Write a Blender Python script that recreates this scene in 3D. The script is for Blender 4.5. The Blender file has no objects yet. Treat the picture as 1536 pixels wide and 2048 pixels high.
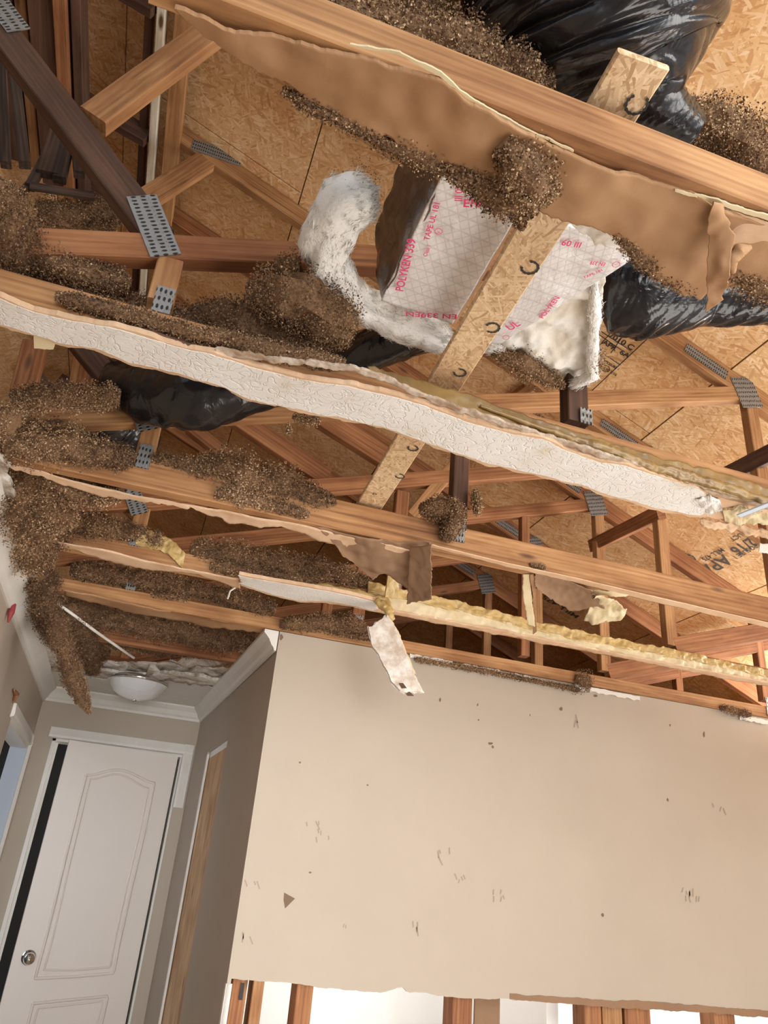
import bpy, math, random
import numpy as np
from mathutils import Vector, Matrix, noise

random.seed(7); rng = np.random.default_rng(7)
SC = bpy.context.scene
COL = SC.collection

# ------------------------------------------------------------------ camera, world, lights
EYE = 1.45                       # the lens is 1.45 m above the floor, the ceiling 0.87 m above the lens
F = 1520.886
R = np.array([[0.94451, -0.31741, 0.08464], [0.21377, 0.39824, -0.89202], [0.24943, 0.86061, 0.44399]])
cd = bpy.data.cameras.new('camera'); cam = bpy.data.objects.new('camera', cd); COL.objects.link(cam)
cd.sensor_fit = 'VERTICAL'; cd.sensor_height = 24.0; cd.lens = F * 24.0 / 2048.0; cd.clip_start = 0.02
r, u, b = R[0], -R[1], -R[2]
cam.matrix_world = Matrix(((r[0], u[0], b[0], 0), (r[1], u[1], b[1], 0), (r[2], u[2], b[2], EYE), (0, 0, 0, 1)))
SC.camera = cam
SC.view_settings.view_transform = 'Standard'; SC.view_settings.look = 'None'
SC.view_settings.gamma = 1.0; SC.view_settings.exposure = -0.08; SC.view_settings.use_curve_mapping = False

w = bpy.data.worlds.new('world'); SC.world = w; w.use_nodes = True
w.node_tree.nodes['Background'].inputs[0].default_value = (0.88, 0.94, 1.0, 1)
w.node_tree.nodes['Background'].inputs[1].default_value = 1.0

def area(name, loc, target, sx, sy, power, col):
    l = bpy.data.lights.new(name, 'AREA'); l.shape = 'RECTANGLE'; l.size = sx; l.size_y = sy
    l.energy = power; l.color = col
    o = bpy.data.objects.new(name, l); COL.objects.link(o); o.location = loc
    o.rotation_euler = (Vector(target) - Vector(loc)).to_track_quat('-Z', 'Y').to_euler()
    return o
area('window_daylight_right', (3.4, -1.5, 0.75), (-0.5, 3.2, 2.0), 2.0, 1.2, 9, (1.0, 0.97, 0.93)).data.spread = math.radians(50)
area('attic_fill_near', (2.0, -0.35, 2.62), (2.1, 3.0, 3.05), 2.6, 0.7, 45, (1.0, 0.96, 0.9))  # added lamp at the near end of the attic, brightens the sheathing
area('attic_fill_right', (3.45, 2.4, EYE + 0.99), (2.2, 2.6, EYE + 1.9), 1.9, 0.2, 42, (1.0, 0.95, 0.88)).data.spread = math.radians(115)  # added lamp inside the attic, lifts the sheathing at the right
area('side_room_fill', (-1.2, 4.0, 1.7), (-0.3, 4.3, 1.6), 0.7, 0.9, 5, (0.9, 0.95, 1.0))  # added unseen lamp that brightens the side room and its doorway
area('room_beyond_fill', (2.5, 3.35, 2.2), (2.5, 3.75, 0.9), 3.6, 0.3, 60, (1.0, 0.99, 0.97))  # added lamp hidden behind the beige wall, whitens the far panel
area('slot_fill_light', (1.5, 5.2, 1.6), (0.5, 4.6, 1.9), 0.8, 0.8, 22, (1.0, 0.97, 0.92))  # added lamp, brightens what shows through the hall wall slot
area('floor_bounce_fill', (2.5, 0.8, 0.12), (2.4, 1.6, 3.0), 2.4, 2.2, 108, (1.0, 0.95, 0.88))  # upward lamp added in place of light bounced off the floor
area('window_daylight_behind', (-0.15, -2.6, 1.2), (-0.08, 4.5, 1.4), 1.6, 1.5, 15, (0.97, 0.98, 1.0)).data.spread = math.radians(42)

# ------------------------------------------------------------------ pixel -> place helpers (planes that exist in the room)
def ray(px, py): return R.T @ np.array([(px - 768) / F, (py - 1024) / F, 1.0])
def V3(p): return Vector((float(p[0]), float(p[1]), float(p[2]) + EYE))
def PY(px, py, Y): d = ray(px, py); return V3(d * (Y / d[1]))
def PZ(px, py, z): d = ray(px, py); return V3(d * (z / d[2]))
def PX(px, py, x): d = ray(px, py); return V3(d * (x / d[0]))
def PP(px, py, p0, n):
    d = Vector(ray(px, py)); o = Vector((0, 0, EYE)); n = Vector(n)
    return o + d * ((Vector(p0) - o).dot(n) / d.dot(n))
def W(x, y, z): return Vector((x, y, z + EYE))
RA, RB = 2.636, 0.44             # rafter line in a truss plane: z = RA - RB * x
def PD(px, py, off=0.052):       # a point on the underside of the roof sheathing
    d = ray(px, py); t = (RA + off) / (d[2] + RB * d[0]); return V3(d * t)

# ------------------------------------------------------------------ materials
def newmat(name):
    m = bpy.data.materials.new(name); m.use_nodes = True; nt = m.node_tree
    return m, nt, nt.nodes['Principled BSDF']
def N(nt, t, **k):
    n = nt.nodes.new(t)
    for a, v in k.items():
        if a.startswith('i_'):
            n.inputs[int(a[2:]) if a[2:].isdigit() else a[2:].replace('_', ' ')].default_value = v
        else: setattr(n, a, v)
    return n
def mapping(nt, scale, rot=(0, 0, 0), coord='Object', rnd=True):
    tc = N(nt, 'ShaderNodeTexCoord'); mp = N(nt, 'ShaderNodeMapping')
    mp.inputs['Scale'].default_value = scale; mp.inputs['Rotation'].default_value = rot
    nt.links.new(tc.outputs[coord], mp.inputs[0])
    if rnd:
        oi = N(nt, 'ShaderNodeObjectInfo'); mu = N(nt, 'ShaderNodeMath', operation='MULTIPLY'); mu.inputs[1].default_value = 37.0
        nt.links.new(oi.outputs['Random'], mu.inputs[0]); nt.links.new(mu.outputs[0], mp.inputs['Location'])
    return mp
def ramp(nt, src, stops):
    r_ = N(nt, 'ShaderNodeValToRGB'); e = r_.color_ramp.elements
    while len(e) < len(stops): e.new(0.5)
    for i, (p, c) in enumerate(stops): e[i].position = p; e[i].color = (*c, 1)
    nt.links.new(src, r_.inputs[0]); return r_
def mix(nt, a, b_, fac, mode='MIX'):
    m = N(nt, 'ShaderNodeMix', data_type='RGBA', blend_type=mode)
    for s, v in ((6, a), (7, b_), (0, fac)):
        if isinstance(v, (int, float)): m.inputs[s].default_value = v
        elif isinstance(v, tuple): m.inputs[s].default_value = (*v, 1)
        else: nt.links.new(v, m.inputs[s])
    return m.outputs[2]
def bump(nt, h, strength, dist, bs, prev=None):
    b_ = N(nt, 'ShaderNodeBump'); b_.inputs['Strength'].default_value = strength; b_.inputs['Distance'].default_value = dist
    nt.links.new(h, b_.inputs['Height'])
    if prev: nt.links.new(prev, b_.inputs['Normal'])
    nt.links.new(b_.outputs[0], bs.inputs['Normal']); return b_.outputs[0]

def wood(name, dark, mid, light, knots=(0.10, 0.045, 0.02), rough=0.75):
    m, nt, bs = newmat(name)
    mp = mapping(nt, (2.0, 42, 42))
    n1 = N(nt, 'ShaderNodeTexNoise', i_Scale=1.0, i_Detail=7.0, i_Roughness=0.66, i_Distortion=0.9)
    nt.links.new(mp.outputs[0], n1.inputs['Vector'])
    wv = N(nt, 'ShaderNodeTexWave', wave_type='BANDS', bands_direction='Y', i_Scale=0.55, i_Distortion=7.0, i_Detail=3.0, i_Detail_Scale=0.8)
    nt.links.new(mp.outputs[0], wv.inputs['Vector'])
    a = N(nt, 'ShaderNodeMath', operation='ADD'); nt.links.new(n1.outputs[0], a.inputs[0])
    s = N(nt, 'ShaderNodeMath', operation='MULTIPLY'); s.inputs[1].default_value = 0.10
    nt.links.new(wv.outputs[1], s.inputs[0]); nt.links.new(s.outputs[0], a.inputs[1])
    c = ramp(nt, a.outputs[0], [(0.30, dark), (0.52, mid), (0.76, light)])
    # large stains and knots
    mp2 = mapping(nt, (5, 9, 9)); n2 = N(nt, 'ShaderNodeTexNoise', i_Scale=0.9, i_Detail=4.0)
    nt.links.new(mp2.outputs[0], n2.inputs['Vector'])
    st = ramp(nt, n2.outputs[0], [(0.35, (0.62, 0.5, 0.42)), (0.6, (1, 1, 1))])
    c1 = mix(nt, c.outputs[0], st.outputs[0], 0.8, 'MULTIPLY')
    mp3 = mapping(nt, (3.2, 11, 11)); vo = N(nt, 'ShaderNodeTexVoronoi', i_Scale=1.0); nt.links.new(mp3.outputs[0], vo.inputs['Vector'])
    kn = ramp(nt, vo.outputs['Distance'], [(0.06, (1, 1, 1)), (0.13, (0, 0, 0))])
    c2 = mix(nt, c1, knots, kn.outputs[0])
    nt.links.new(c2, bs.inputs['Base Color']); bs.inputs['Roughness'].default_value = rough
    bump(nt, a.outputs[0], 0.25, 0.002, bs)
    return m
M = {}
M['pine'] = wood('pine', (0.17, 0.072, 0.024), (0.36, 0.178, 0.068), (0.50, 0.285, 0.13))
M['pine_red'] = wood('pine_red', (0.13, 0.046, 0.016), (0.28, 0.112, 0.04), (0.41, 0.19, 0.08))
M['pine_pale'] = wood('pine_pale', (0.42, 0.24, 0.12), (0.62, 0.40, 0.22), (0.74, 0.53, 0.33))
M['pine_dark'] = wood('pine_dark', (0.035, 0.015, 0.009), (0.085, 0.04, 0.022), (0.14, 0.07, 0.04))
M['pine_char'] = wood('pine_char', (0.01, 0.008, 0.007), (0.04, 0.025, 0.018), (0.12, 0.07, 0.045))
M['pine_white'] = wood('pine_white', (0.42, 0.36, 0.27), (0.58, 0.52, 0.41), (0.70, 0.64, 0.53))

def osb(name, cols, scale=1.0):
    m, nt, bs = newmat(name)
    hs = []
    col = None
    for i, (ang, sc) in enumerate(((0.3, (20, 115, 30)), (1.25, (18, 105, 30)), (2.3, (23, 135, 30)), (-0.35, (17, 95, 30)))):
        mp = mapping(nt, (1, 1, 1), (0, 0, ang)); mp2 = N(nt, 'ShaderNodeMapping'); mp2.inputs['Scale'].default_value = tuple(v * scale for v in sc)
        mp2.inputs['Location'].default_value = (i * 3.1, i * 1.7, 0)
        nz = N(nt, 'ShaderNodeTexNoise', i_Scale=5.0); nt.links.new(mp.outputs[0], nz.inputs['Vector'])
        ad = N(nt, 'ShaderNodeVectorMath', operation='SCALE'); ad.inputs['Scale'].default_value = 0.05; nt.links.new(nz.outputs['Color'], ad.inputs[0])
        ad2 = N(nt, 'ShaderNodeVectorMath', operation='ADD'); nt.links.new(mp.outputs[0], ad2.inputs[0]); nt.links.new(ad.outputs[0], ad2.inputs[1])
        nt.links.new(ad2.outputs[0], mp2.inputs[0])
        vo = N(nt, 'ShaderNodeTexVoronoi', i_Scale=1.0); nt.links.new(mp2.outputs[0], vo.inputs['Vector'])
        sp = N(nt, 'ShaderNodeSeparateColor'); nt.links.new(vo.outputs['Color'], sp.inputs[0])
        hs.append((sp, vo))
    best = hs[0][0].outputs[0]; bc = hs[0][0].outputs[1]
    for sp, vo in hs[1:]:
        gt = N(nt, 'ShaderNodeMath', operation='GREATER_THAN'); nt.links.new(sp.outputs[0], gt.inputs[0]); nt.links.new(best, gt.inputs[1])
        mxv = N(nt, 'ShaderNodeMath', operation='MAXIMUM'); nt.links.new(sp.outputs[0], mxv.inputs[0]); nt.links.new(best, mxv.inputs[1])
        mc = N(nt, 'ShaderNodeMix', data_type='FLOAT'); nt.links.new(gt.outputs[0], mc.inputs[0]); nt.links.new(bc, mc.inputs[2]); nt.links.new(sp.outputs[1], mc.inputs[3])
        best = mxv.outputs[0]; bc = mc.outputs[0]
    c = ramp(nt, bc, [(0.0, cols[0]), (0.3, cols[1]), (0.7, cols[2]), (1.0, cols[3])])
    ng = N(nt, 'ShaderNodeTexNoise', i_Scale=3.0, i_Detail=5.0); mpg = mapping(nt, (1, 1, 1)); nt.links.new(mpg.outputs[0], ng.inputs['Vector'])
    st = ramp(nt, ng.outputs[0], [(0.35, (0.82, 0.68, 0.55)), (0.58, (1, 1, 1))])
    c1 = mix(nt, c.outputs[0], st.outputs[0], 0.75, 'MULTIPLY')
    nt.links.new(c1, bs.inputs['Base Color']); bs.inputs['Roughness'].default_value = 0.7
    bump(nt, best, 0.35, 0.0015, bs)
    return m
M['osb'] = osb('osb_sheathing', [(0.60, 0.33, 0.145), (0.74, 0.46, 0.22), (0.81, 0.54, 0.28), (0.90, 0.68, 0.44)])
M['osb_pale'] = osb('osb_board_pale', [(0.42, 0.27, 0.14), (0.58, 0.41, 0.24), (0.68, 0.50, 0.31), (0.76, 0.6, 0.4)], 2.0)

def simple(name, col, rough=0.8, spots=None, scale=6.0, amt=0.5, bumps=0.0, bscale=60.0, metal=0.0, bdist=0.002, coat=0.0):
    m, nt, bs = newmat(name)
    mp = mapping(nt, (1, 1, 1))
    if spots:
        n = N(nt, 'ShaderNodeTexNoise', i_Scale=scale, i_Detail=6.0, i_Roughness=0.62); nt.links.new(mp.outputs[0], n.inputs['Vector'])
        c = ramp(nt, n.outputs[0], [(0.38, spots), (0.60, col)])
        nt.links.new(mix(nt, col, c.outputs[0], amt), bs.inputs['Base Color'])
    else: bs.inputs['Base Color'].default_value = (*col, 1)
    bs.inputs['Roughness'].default_value = rough; bs.inputs['Metallic'].default_value = metal
    bs.inputs['Coat Weight'].default_value = coat
    if bumps:
        n = N(nt, 'ShaderNodeTexNoise', i_Scale=bscale, i_Detail=5.0, i_Distortion=0.5); nt.links.new(mp.outputs[0], n.inputs['Vector'])
        bump(nt, n.outputs[0], bumps, bdist, bs)
    return m
M['wall_paint'] = simple('beige_wall_paint', (0.40, 0.335, 0.262), 0.6, (0.365, 0.302, 0.235), 2.2, 0.5, 0.05, 180)
M['trim_white'] = simple('white_trim_paint', (0.66, 0.63, 0.58), 0.45, (0.58, 0.54, 0.48), 5, 0.5)
M['door_white'] = simple('white_door_paint', (0.70, 0.63, 0.57), 0.42, (0.66, 0.59, 0.52), 2, 0.5)
M['white_panel'] = simple('white_panel', (0.86, 0.87, 0.86), 0.4)
M['blue_grey'] = simple('pale_blue_grey_paint', (0.33, 0.36, 0.41), 0.6)
M['gypsum'] = simple('gypsum_core', (0.70, 0.66, 0.60), 0.95, (0.42, 0.30, 0.2), 22, 0.8, 0.8, 70)
M['kraft'] = simple('brown_kraft_paper', (0.36, 0.20, 0.095), 0.75, (0.26, 0.13, 0.055), 5, 0.7, 0.25, 26, bdist=0.006)
M['kraft_pale'] = simple('pale_kraft_paper', (0.62, 0.43, 0.28), 0.8, (0.48, 0.29, 0.16), 9, 0.7, 0.25, 30)
M['tan_paper'] = simple('tan_gypsum_paper', (0.25, 0.145, 0.08), 0.8, (0.20, 0.11, 0.058), 6, 0.5, 0.15, 24)
M['cream_foam'] = simple('cream_glue_film', (0.64, 0.54, 0.35), 0.45, (0.54, 0.41, 0.22), 14, 0.6, 0.4, 40)
M['yellow_foam'] = simple('yellow_foam_adhesive', (0.50, 0.35, 0.13), 0.5, (0.36, 0.23, 0.075), 14, 0.7, 0.7, 70, coat=0.25)
M['olive_foam'] = simple('olive_foam_adhesive', (0.27, 0.17, 0.055), 0.38, (0.16, 0.09, 0.03), 10, 0.8, 0.5, 50, coat=0.3)
M['steel'] = None
M['floor'] = simple('subfloor', (0.62, 0.52, 0.42), 0.7, (0.5, 0.4, 0.3), 1.5, 0.6)
M['ink'] = simple('black_stamp_ink', (0.035, 0.03, 0.028), 0.8)
M['ink_grey'] = simple('grey_stamp_ink', (0.10, 0.09, 0.085), 0.8)
M['pink'] = simple('magenta_tape_print', (0.72, 0.06, 0.20), 0.5)
M['smudge'] = simple('brown_smudge', (0.16, 0.105, 0.065), 0.9)
M['smudge_light'] = simple('light_smudge', (0.29, 0.235, 0.18), 0.9)
M['dark_gap'] = simple('painted_room_shade', (0.03, 0.03, 0.03), 0.9)  # near-black colour stands in for shade in the room behind the door
M['chrome'] = simple('chrome', (0.75, 0.75, 0.76), 0.12, metal=1.0)
M['cable'] = simple('white_cable', (0.75, 0.72, 0.66), 0.5)
M['black_cable'] = simple('black_cable', (0.03, 0.035, 0.045), 0.5)
M['blue_strip'] = simple('pale_blue_metal_strip', (0.55, 0.63, 0.72), 0.35)
M['red_scrap'] = simple('dark_red_scrap', (0.25, 0.03, 0.03), 0.7)
M['glass_dome'] = simple('frosted_glass', (0.86, 0.87, 0.88), 0.35); 
_b = M['glass_dome'].node_tree.nodes['Principled BSDF']; _b.inputs['Transmission Weight'].default_value = 0.25

def wet_drywall():
    m, nt, bs = newmat('water_damaged_drywall')
    mp = mapping(nt, (1, 1, 1)); n = N(nt, 'ShaderNodeTexNoise', i_Scale=9.0, i_Detail=8.0, i_Roughness=0.7, i_Distortion=0.6)
    nt.links.new(mp.outputs[0], n.inputs['Vector'])
    c = ramp(nt, n.outputs[0], [(0.34, (0.13, 0.10, 0.08)), (0.46, (0.42, 0.36, 0.29)), (0.58, (0.68, 0.64, 0.58)), (0.75, (0.78, 0.75, 0.70))])
    nt.links.new(c.outputs[0], bs.inputs['Base Color']); bs.inputs['Roughness'].default_value = 0.85
    bump(nt, n.outputs[0], 0.5, 0.006, bs); return m
M['wet'] = wet_drywall()

def plaster():
    m, nt, bs = newmat('white_textured_ceiling')
    mp = mapping(nt, (1, 1, 1), rnd=False)
    n = N(nt, 'ShaderNodeTexNoise', i_Scale=34.0, i_Detail=2.0, i_Distortion=1.2); nt.links.new(mp.outputs[0], n.inputs['Vector'])
    sb = N(nt, 'ShaderNodeMath', operation='SUBTRACT'); sb.inputs[1].default_value = 0.5; nt.links.new(n.outputs[0], sb.inputs[0])
    ab = N(nt, 'ShaderNodeMath', operation='ABSOLUTE'); nt.links.new(sb.outputs[0], ab.inputs[0])
    rg = ramp(nt, ab.outputs[0], [(0.0, (0, 0, 0)), (0.045, (1, 1, 1))])
    n2 = N(nt, 'ShaderNodeTexNoise', i_Scale=60.0, i_Detail=3.0, i_Distortion=2.0); nt.links.new(mp.outputs[0], n2.inputs['Vector'])
    bs.inputs['Roughness'].default_value = 0.65
    n3 = N(nt, 'ShaderNodeTexNoise', i_Scale=7.0, i_Detail=6.0); nt.links.new(mp.outputs[0], n3.inputs['Vector'])
    c = ramp(nt, n3.outputs[0], [(0.28, (0.52, 0.42, 0.27)), (0.42, (0.68, 0.65, 0.61)), (0.6, (0.72, 0.70, 0.67))])
    nt.links.new(c.outputs[0], bs.inputs['Base Color'])
    p = bump(nt, rg.outputs[0], 0.55, 0.0022, bs)
    bump(nt, n2.outputs[0], 0.35, 0.002, bs, p)
    return m
M['plaster'] = plaster()

def gusset_mat():
    m, nt, bs = newmat('galvanised_gusset_steel')
    mp = mapping(nt, (1, 1, 1), rnd=False)
    br = N(nt, 'ShaderNodeTexBrick', i_Scale=1.0); br.inputs['Brick Width'].default_value = 0.009; br.inputs['Row Height'].default_value = 0.018
    br.inputs['Mortar Size'].default_value = 0.0028; br.inputs['Mortar Smooth'].default_value = 0.1
    br.inputs['Color1'].default_value = (0.33, 0.34, 0.34, 1); br.inputs['Color2'].default_value = (0.27, 0.28, 0.285, 1); br.inputs['Mortar'].default_value = (0.50, 0.50, 0.49, 1)
    nt.links.new(mp.outputs[0], br.inputs['Vector'])
    v = N(nt, 'ShaderNodeMapping'); v.inputs['Scale'].default_value = (110, 52, 1); nt.links.new(mp.outputs[0], v.inputs[0])
    vo = N(nt, 'ShaderNodeTexVoronoi', voronoi_dimensions='2D', i_Scale=1.0, i_Randomness=0.12); nt.links.new(v.outputs[0], vo.inputs['Vector'])
    hole = ramp(nt, vo.outputs['Distance'], [(0.20, (0.03, 0.025, 0.02)), (0.30, (1, 1, 1))])
    c = mix(nt, (0.27, 0.27, 0.265), hole.outputs[0], 0.92, 'MULTIPLY')
    nt.links.new(c, bs.inputs['Base Color']); bs.inputs['Metallic'].default_value = 0.55; bs.inputs['Roughness'].default_value = 0.42
    bump(nt, hole.outputs[0], 0.8, 0.003, bs); return m
M['steel'] = gusset_mat()

def plastic():
    m, nt, bs = newmat('black_plastic_sleeve')
    bs.inputs['Base Color'].default_value = (0.010, 0.010, 0.012, 1); bs.inputs['Roughness'].default_value = 0.22
    mp = mapping(nt, (1, 1, 1)); n = N(nt, 'ShaderNodeTexNoise', i_Scale=16.0, i_Detail=3.0, i_Distortion=1.0); nt.links.new(mp.outputs[0], n.inputs['Vector'])
    bump(nt, n.outputs[0], 0.5, 0.01, bs); return m
M['plastic'] = plastic()

def foil(name='scrim_foil', metal=0.3, rough=0.4, base=(0.84, 0.85, 0.87)):
    m, nt, bs = newmat(name)
    mp = mapping(nt, (1, 1, 1), coord='UV', rnd=False)
    sep = N(nt, 'ShaderNodeSeparateXYZ'); 
    outs = []
    for ang, sc in ((0.55, 62.0), (-0.75, 62.0), (1.57, 34.0)):
        m2 = N(nt, 'ShaderNodeMapping'); m2.inputs['Rotation'].default_value = (0, 0, ang); nt.links.new(mp.outputs[0], m2.inputs[0])
        s = N(nt, 'ShaderNodeSeparateXYZ'); nt.links.new(m2.outputs[0], s.inputs[0])
        mu = N(nt, 'ShaderNodeMath', operation='MULTIPLY'); mu.inputs[1].default_value = sc; nt.links.new(s.outputs[0], mu.inputs[0])
        fr = N(nt, 'ShaderNodeMath', operation='FRACT'); nt.links.new(mu.outputs[0], fr.inputs[0])
        sb = N(nt, 'ShaderNodeMath', operation='SUBTRACT'); sb.inputs[1].default_value = 0.5; nt.links.new(fr.outputs[0], sb.inputs[0])
        ab = N(nt, 'ShaderNodeMath', operation='ABSOLUTE'); nt.links.new(sb.outputs[0], ab.inputs[0])
        lt = N(nt, 'ShaderNodeMath', operation='LESS_THAN'); lt.inputs[1].default_value = 0.07; nt.links.new(ab.outputs[0], lt.inputs[0])
        outs.append(lt.outputs[0])
    a = outs[0]
    for o in outs[1:]:
        mx = N(nt, 'ShaderNodeMath', operation='MAXIMUM'); nt.links.new(a, mx.inputs[0]); nt.links.new(o, mx.inputs[1]); a = mx.outputs[0]
    oc = mapping(nt, (1, 1, 1)); n = N(nt, 'ShaderNodeTexNoise', i_Scale=45.0, i_Detail=4.0, i_Distortion=1.5); nt.links.new(oc.outputs[0], n.inputs['Vector'])
    nt.links.new(mix(nt, base, tuple(c_ * 0.84 for c_ in base), a), bs.inputs['Base Color'])
    bs.inputs['Metallic'].default_value = metal; bs.inputs['Roughness'].default_value = rough
    p = bump(nt, n.outputs[0], 0.35, 0.004, bs); bump(nt, a, 0.5, 0.001, bs, p); return m
M['foil'] = foil(); M['foil_side'] = foil('shaded_foil', 1.0, 0.3, (0.26, 0.23, 0.22))  # side foil is the same foil, its shade put into a darker colour

def flake(name, stops, nz_=0.9):
    m, nt, bs = newmat(name)
    at = N(nt, 'ShaderNodeAttribute', attribute_name='shade')
    c = ramp(nt, at.outputs['Fac'], stops)
    mp = mapping(nt, (1, 1, 1)); n = N(nt, 'ShaderNodeTexNoise', i_Scale=170.0, i_Detail=4.0); nt.links.new(mp.outputs[0], n.inputs['Vector'])
    ma = N(nt, 'ShaderNodeMath', operation='MULTIPLY_ADD'); ma.inputs[1].default_value = nz_; nt.links.new(n.outputs[0], ma.inputs[0])
    sb = N(nt, 'ShaderNodeMath', operation='SUBTRACT'); sb.inputs[1].default_value = nz_ * 0.5; nt.links.new(at.outputs['Fac'], sb.inputs[0]); nt.links.new(sb.outputs[0], ma.inputs[2])
    nt.links.new(ma.outputs[0], c.inputs[0])
    nt.links.new(c.outputs[0], bs.inputs['Base Color']); bs.inputs['Roughness'].default_value = 0.9
    bump(nt, n.outputs[0], 0.6, 0.004, bs)
    return m
M['cellulose'] = flake('loose_cellulose', [(0.0, (0.06, 0.03, 0.015)), (0.35, (0.205, 0.112, 0.054)), (0.75, (0.40, 0.255, 0.135)), (1.0, (0.66, 0.48, 0.29))])
M['fibre'] = flake('white_glass_fibre', [(0.0, (0.70, 0.66, 0.60)), (0.3, (0.82, 0.80, 0.76)), (1.0, (0.88, 0.88, 0.86))], 0.3)

# ------------------------------------------------------------------ object helpers
def thing(name, loc, label=None, cat=None, group=None, kind=None):
    o = bpy.data.objects.new(name, None); COL.objects.link(o); o.location = loc; o.empty_display_size = 0.05
    tag(o, label, cat, group, kind); return o
def tag(o, label=None, cat=None, group=None, kind=None):
    if label: o['label'] = label
    if cat: o['category'] = cat
    if group: o['group'] = group
    if kind: o['kind'] = kind
    return o
def link(name, me, mat, parent=None, mw=None):
    me.materials.append(mat); o = bpy.data.objects.new(name, me); COL.objects.link(o)
    if mw is None:
        n = len(me.vertices); co = np.empty(n * 3, np.float32); me.vertices.foreach_get('co', co); co = co.reshape(-1, 3)
        c = (co.max(0) + co.min(0)) / 2; me.vertices.foreach_set('co', (co - c).ravel()); mw = Matrix.Translation(Vector(c.tolist())); me.update()
    if parent is not None:
        pw = Matrix.Identity(4); q = parent
        chain = []
        while q is not None: chain.append(q); q = q.parent
        for q in reversed(chain): pw = pw @ q.matrix_basis
        o.parent = parent; o.matrix_basis = pw.inverted() @ mw
    else: o.matrix_basis = mw
    return o
def mesh(name, verts, faces, smooth=False):
    me = bpy.data.meshes.new(name); me.from_pydata([tuple(v) for v in verts], [], faces); me.update()
    if smooth: me.polygons.foreach_set('use_smooth', [True] * len(me.polygons))
    return me

def lumber(name, P0, P1, mat, parent=None, w_=0.089, t=0.038, side=(0, 1, 0), roll=0.0, seg=None, wob=0.0012, bev=0.0025):
    """a board from P0 to P1; t is its size along `side`, w_ across both"""
    P0 = Vector(P0); P1 = Vector(P1); ax = (P1 - P0); L = ax.length; ax.normalize()
    s = Vector(side); s = (s - ax * s.dot(ax)).normalized()
    if roll: s = Matrix.Rotation(roll, 3, ax) @ s
    up = ax.cross(s)
    n = seg or max(2, int(L / 0.12)); a, b_ = up, s
    prof = []
    hw, ht = w_ / 2, t / 2
    for sx, sy in ((-1, -1), (1, -1), (1, 1), (-1, 1)):
        prof += [(sx * hw, sy * (ht - bev)), (sx * (hw - bev), sy * ht)] if sx * sy > 0 else [(sx * (hw - bev), sy * ht), (sx * hw, sy * (ht - bev))]
    vs = []; fs = []; k = len(prof); sd = random.random() * 50
    for i in range(n + 1):
        x = L * i / n
        dx = noise.noise(Vector((x * 3, sd, 0))) * wob; dy = noise.noise(Vector((x * 3, 0, sd))) * wob
        for p in prof: vs.append((x - L / 2, p[0] + dx, p[1] + dy))
    for i in range(n):
        for j in range(k): fs.append((i * k + j, i * k + (j + 1) % k, (i + 1) * k + (j + 1) % k, (i + 1) * k + j))
    fs.append(tuple(reversed(range(k)))); fs.append(tuple(range(n * k, n * k + k)))
    me = mesh(name, vs, fs)
    c = (P0 + P1) / 2
    mw = Matrix(((ax.x, a.x, b_.x, c.x), (ax.y, a.y, b_.y, c.y), (ax.z, a.z, b_.z, c.z), (0, 0, 0, 1)))
    if mw.determinant() < 0:
        mw = Matrix(((ax.x, a.x, -b_.x, c.x), (ax.y, a.y, -b_.y, c.y), (ax.z, a.z, -b_.z, c.z), (0, 0, 0, 1)))
    return link(name, me, mat, parent, mw)

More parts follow.
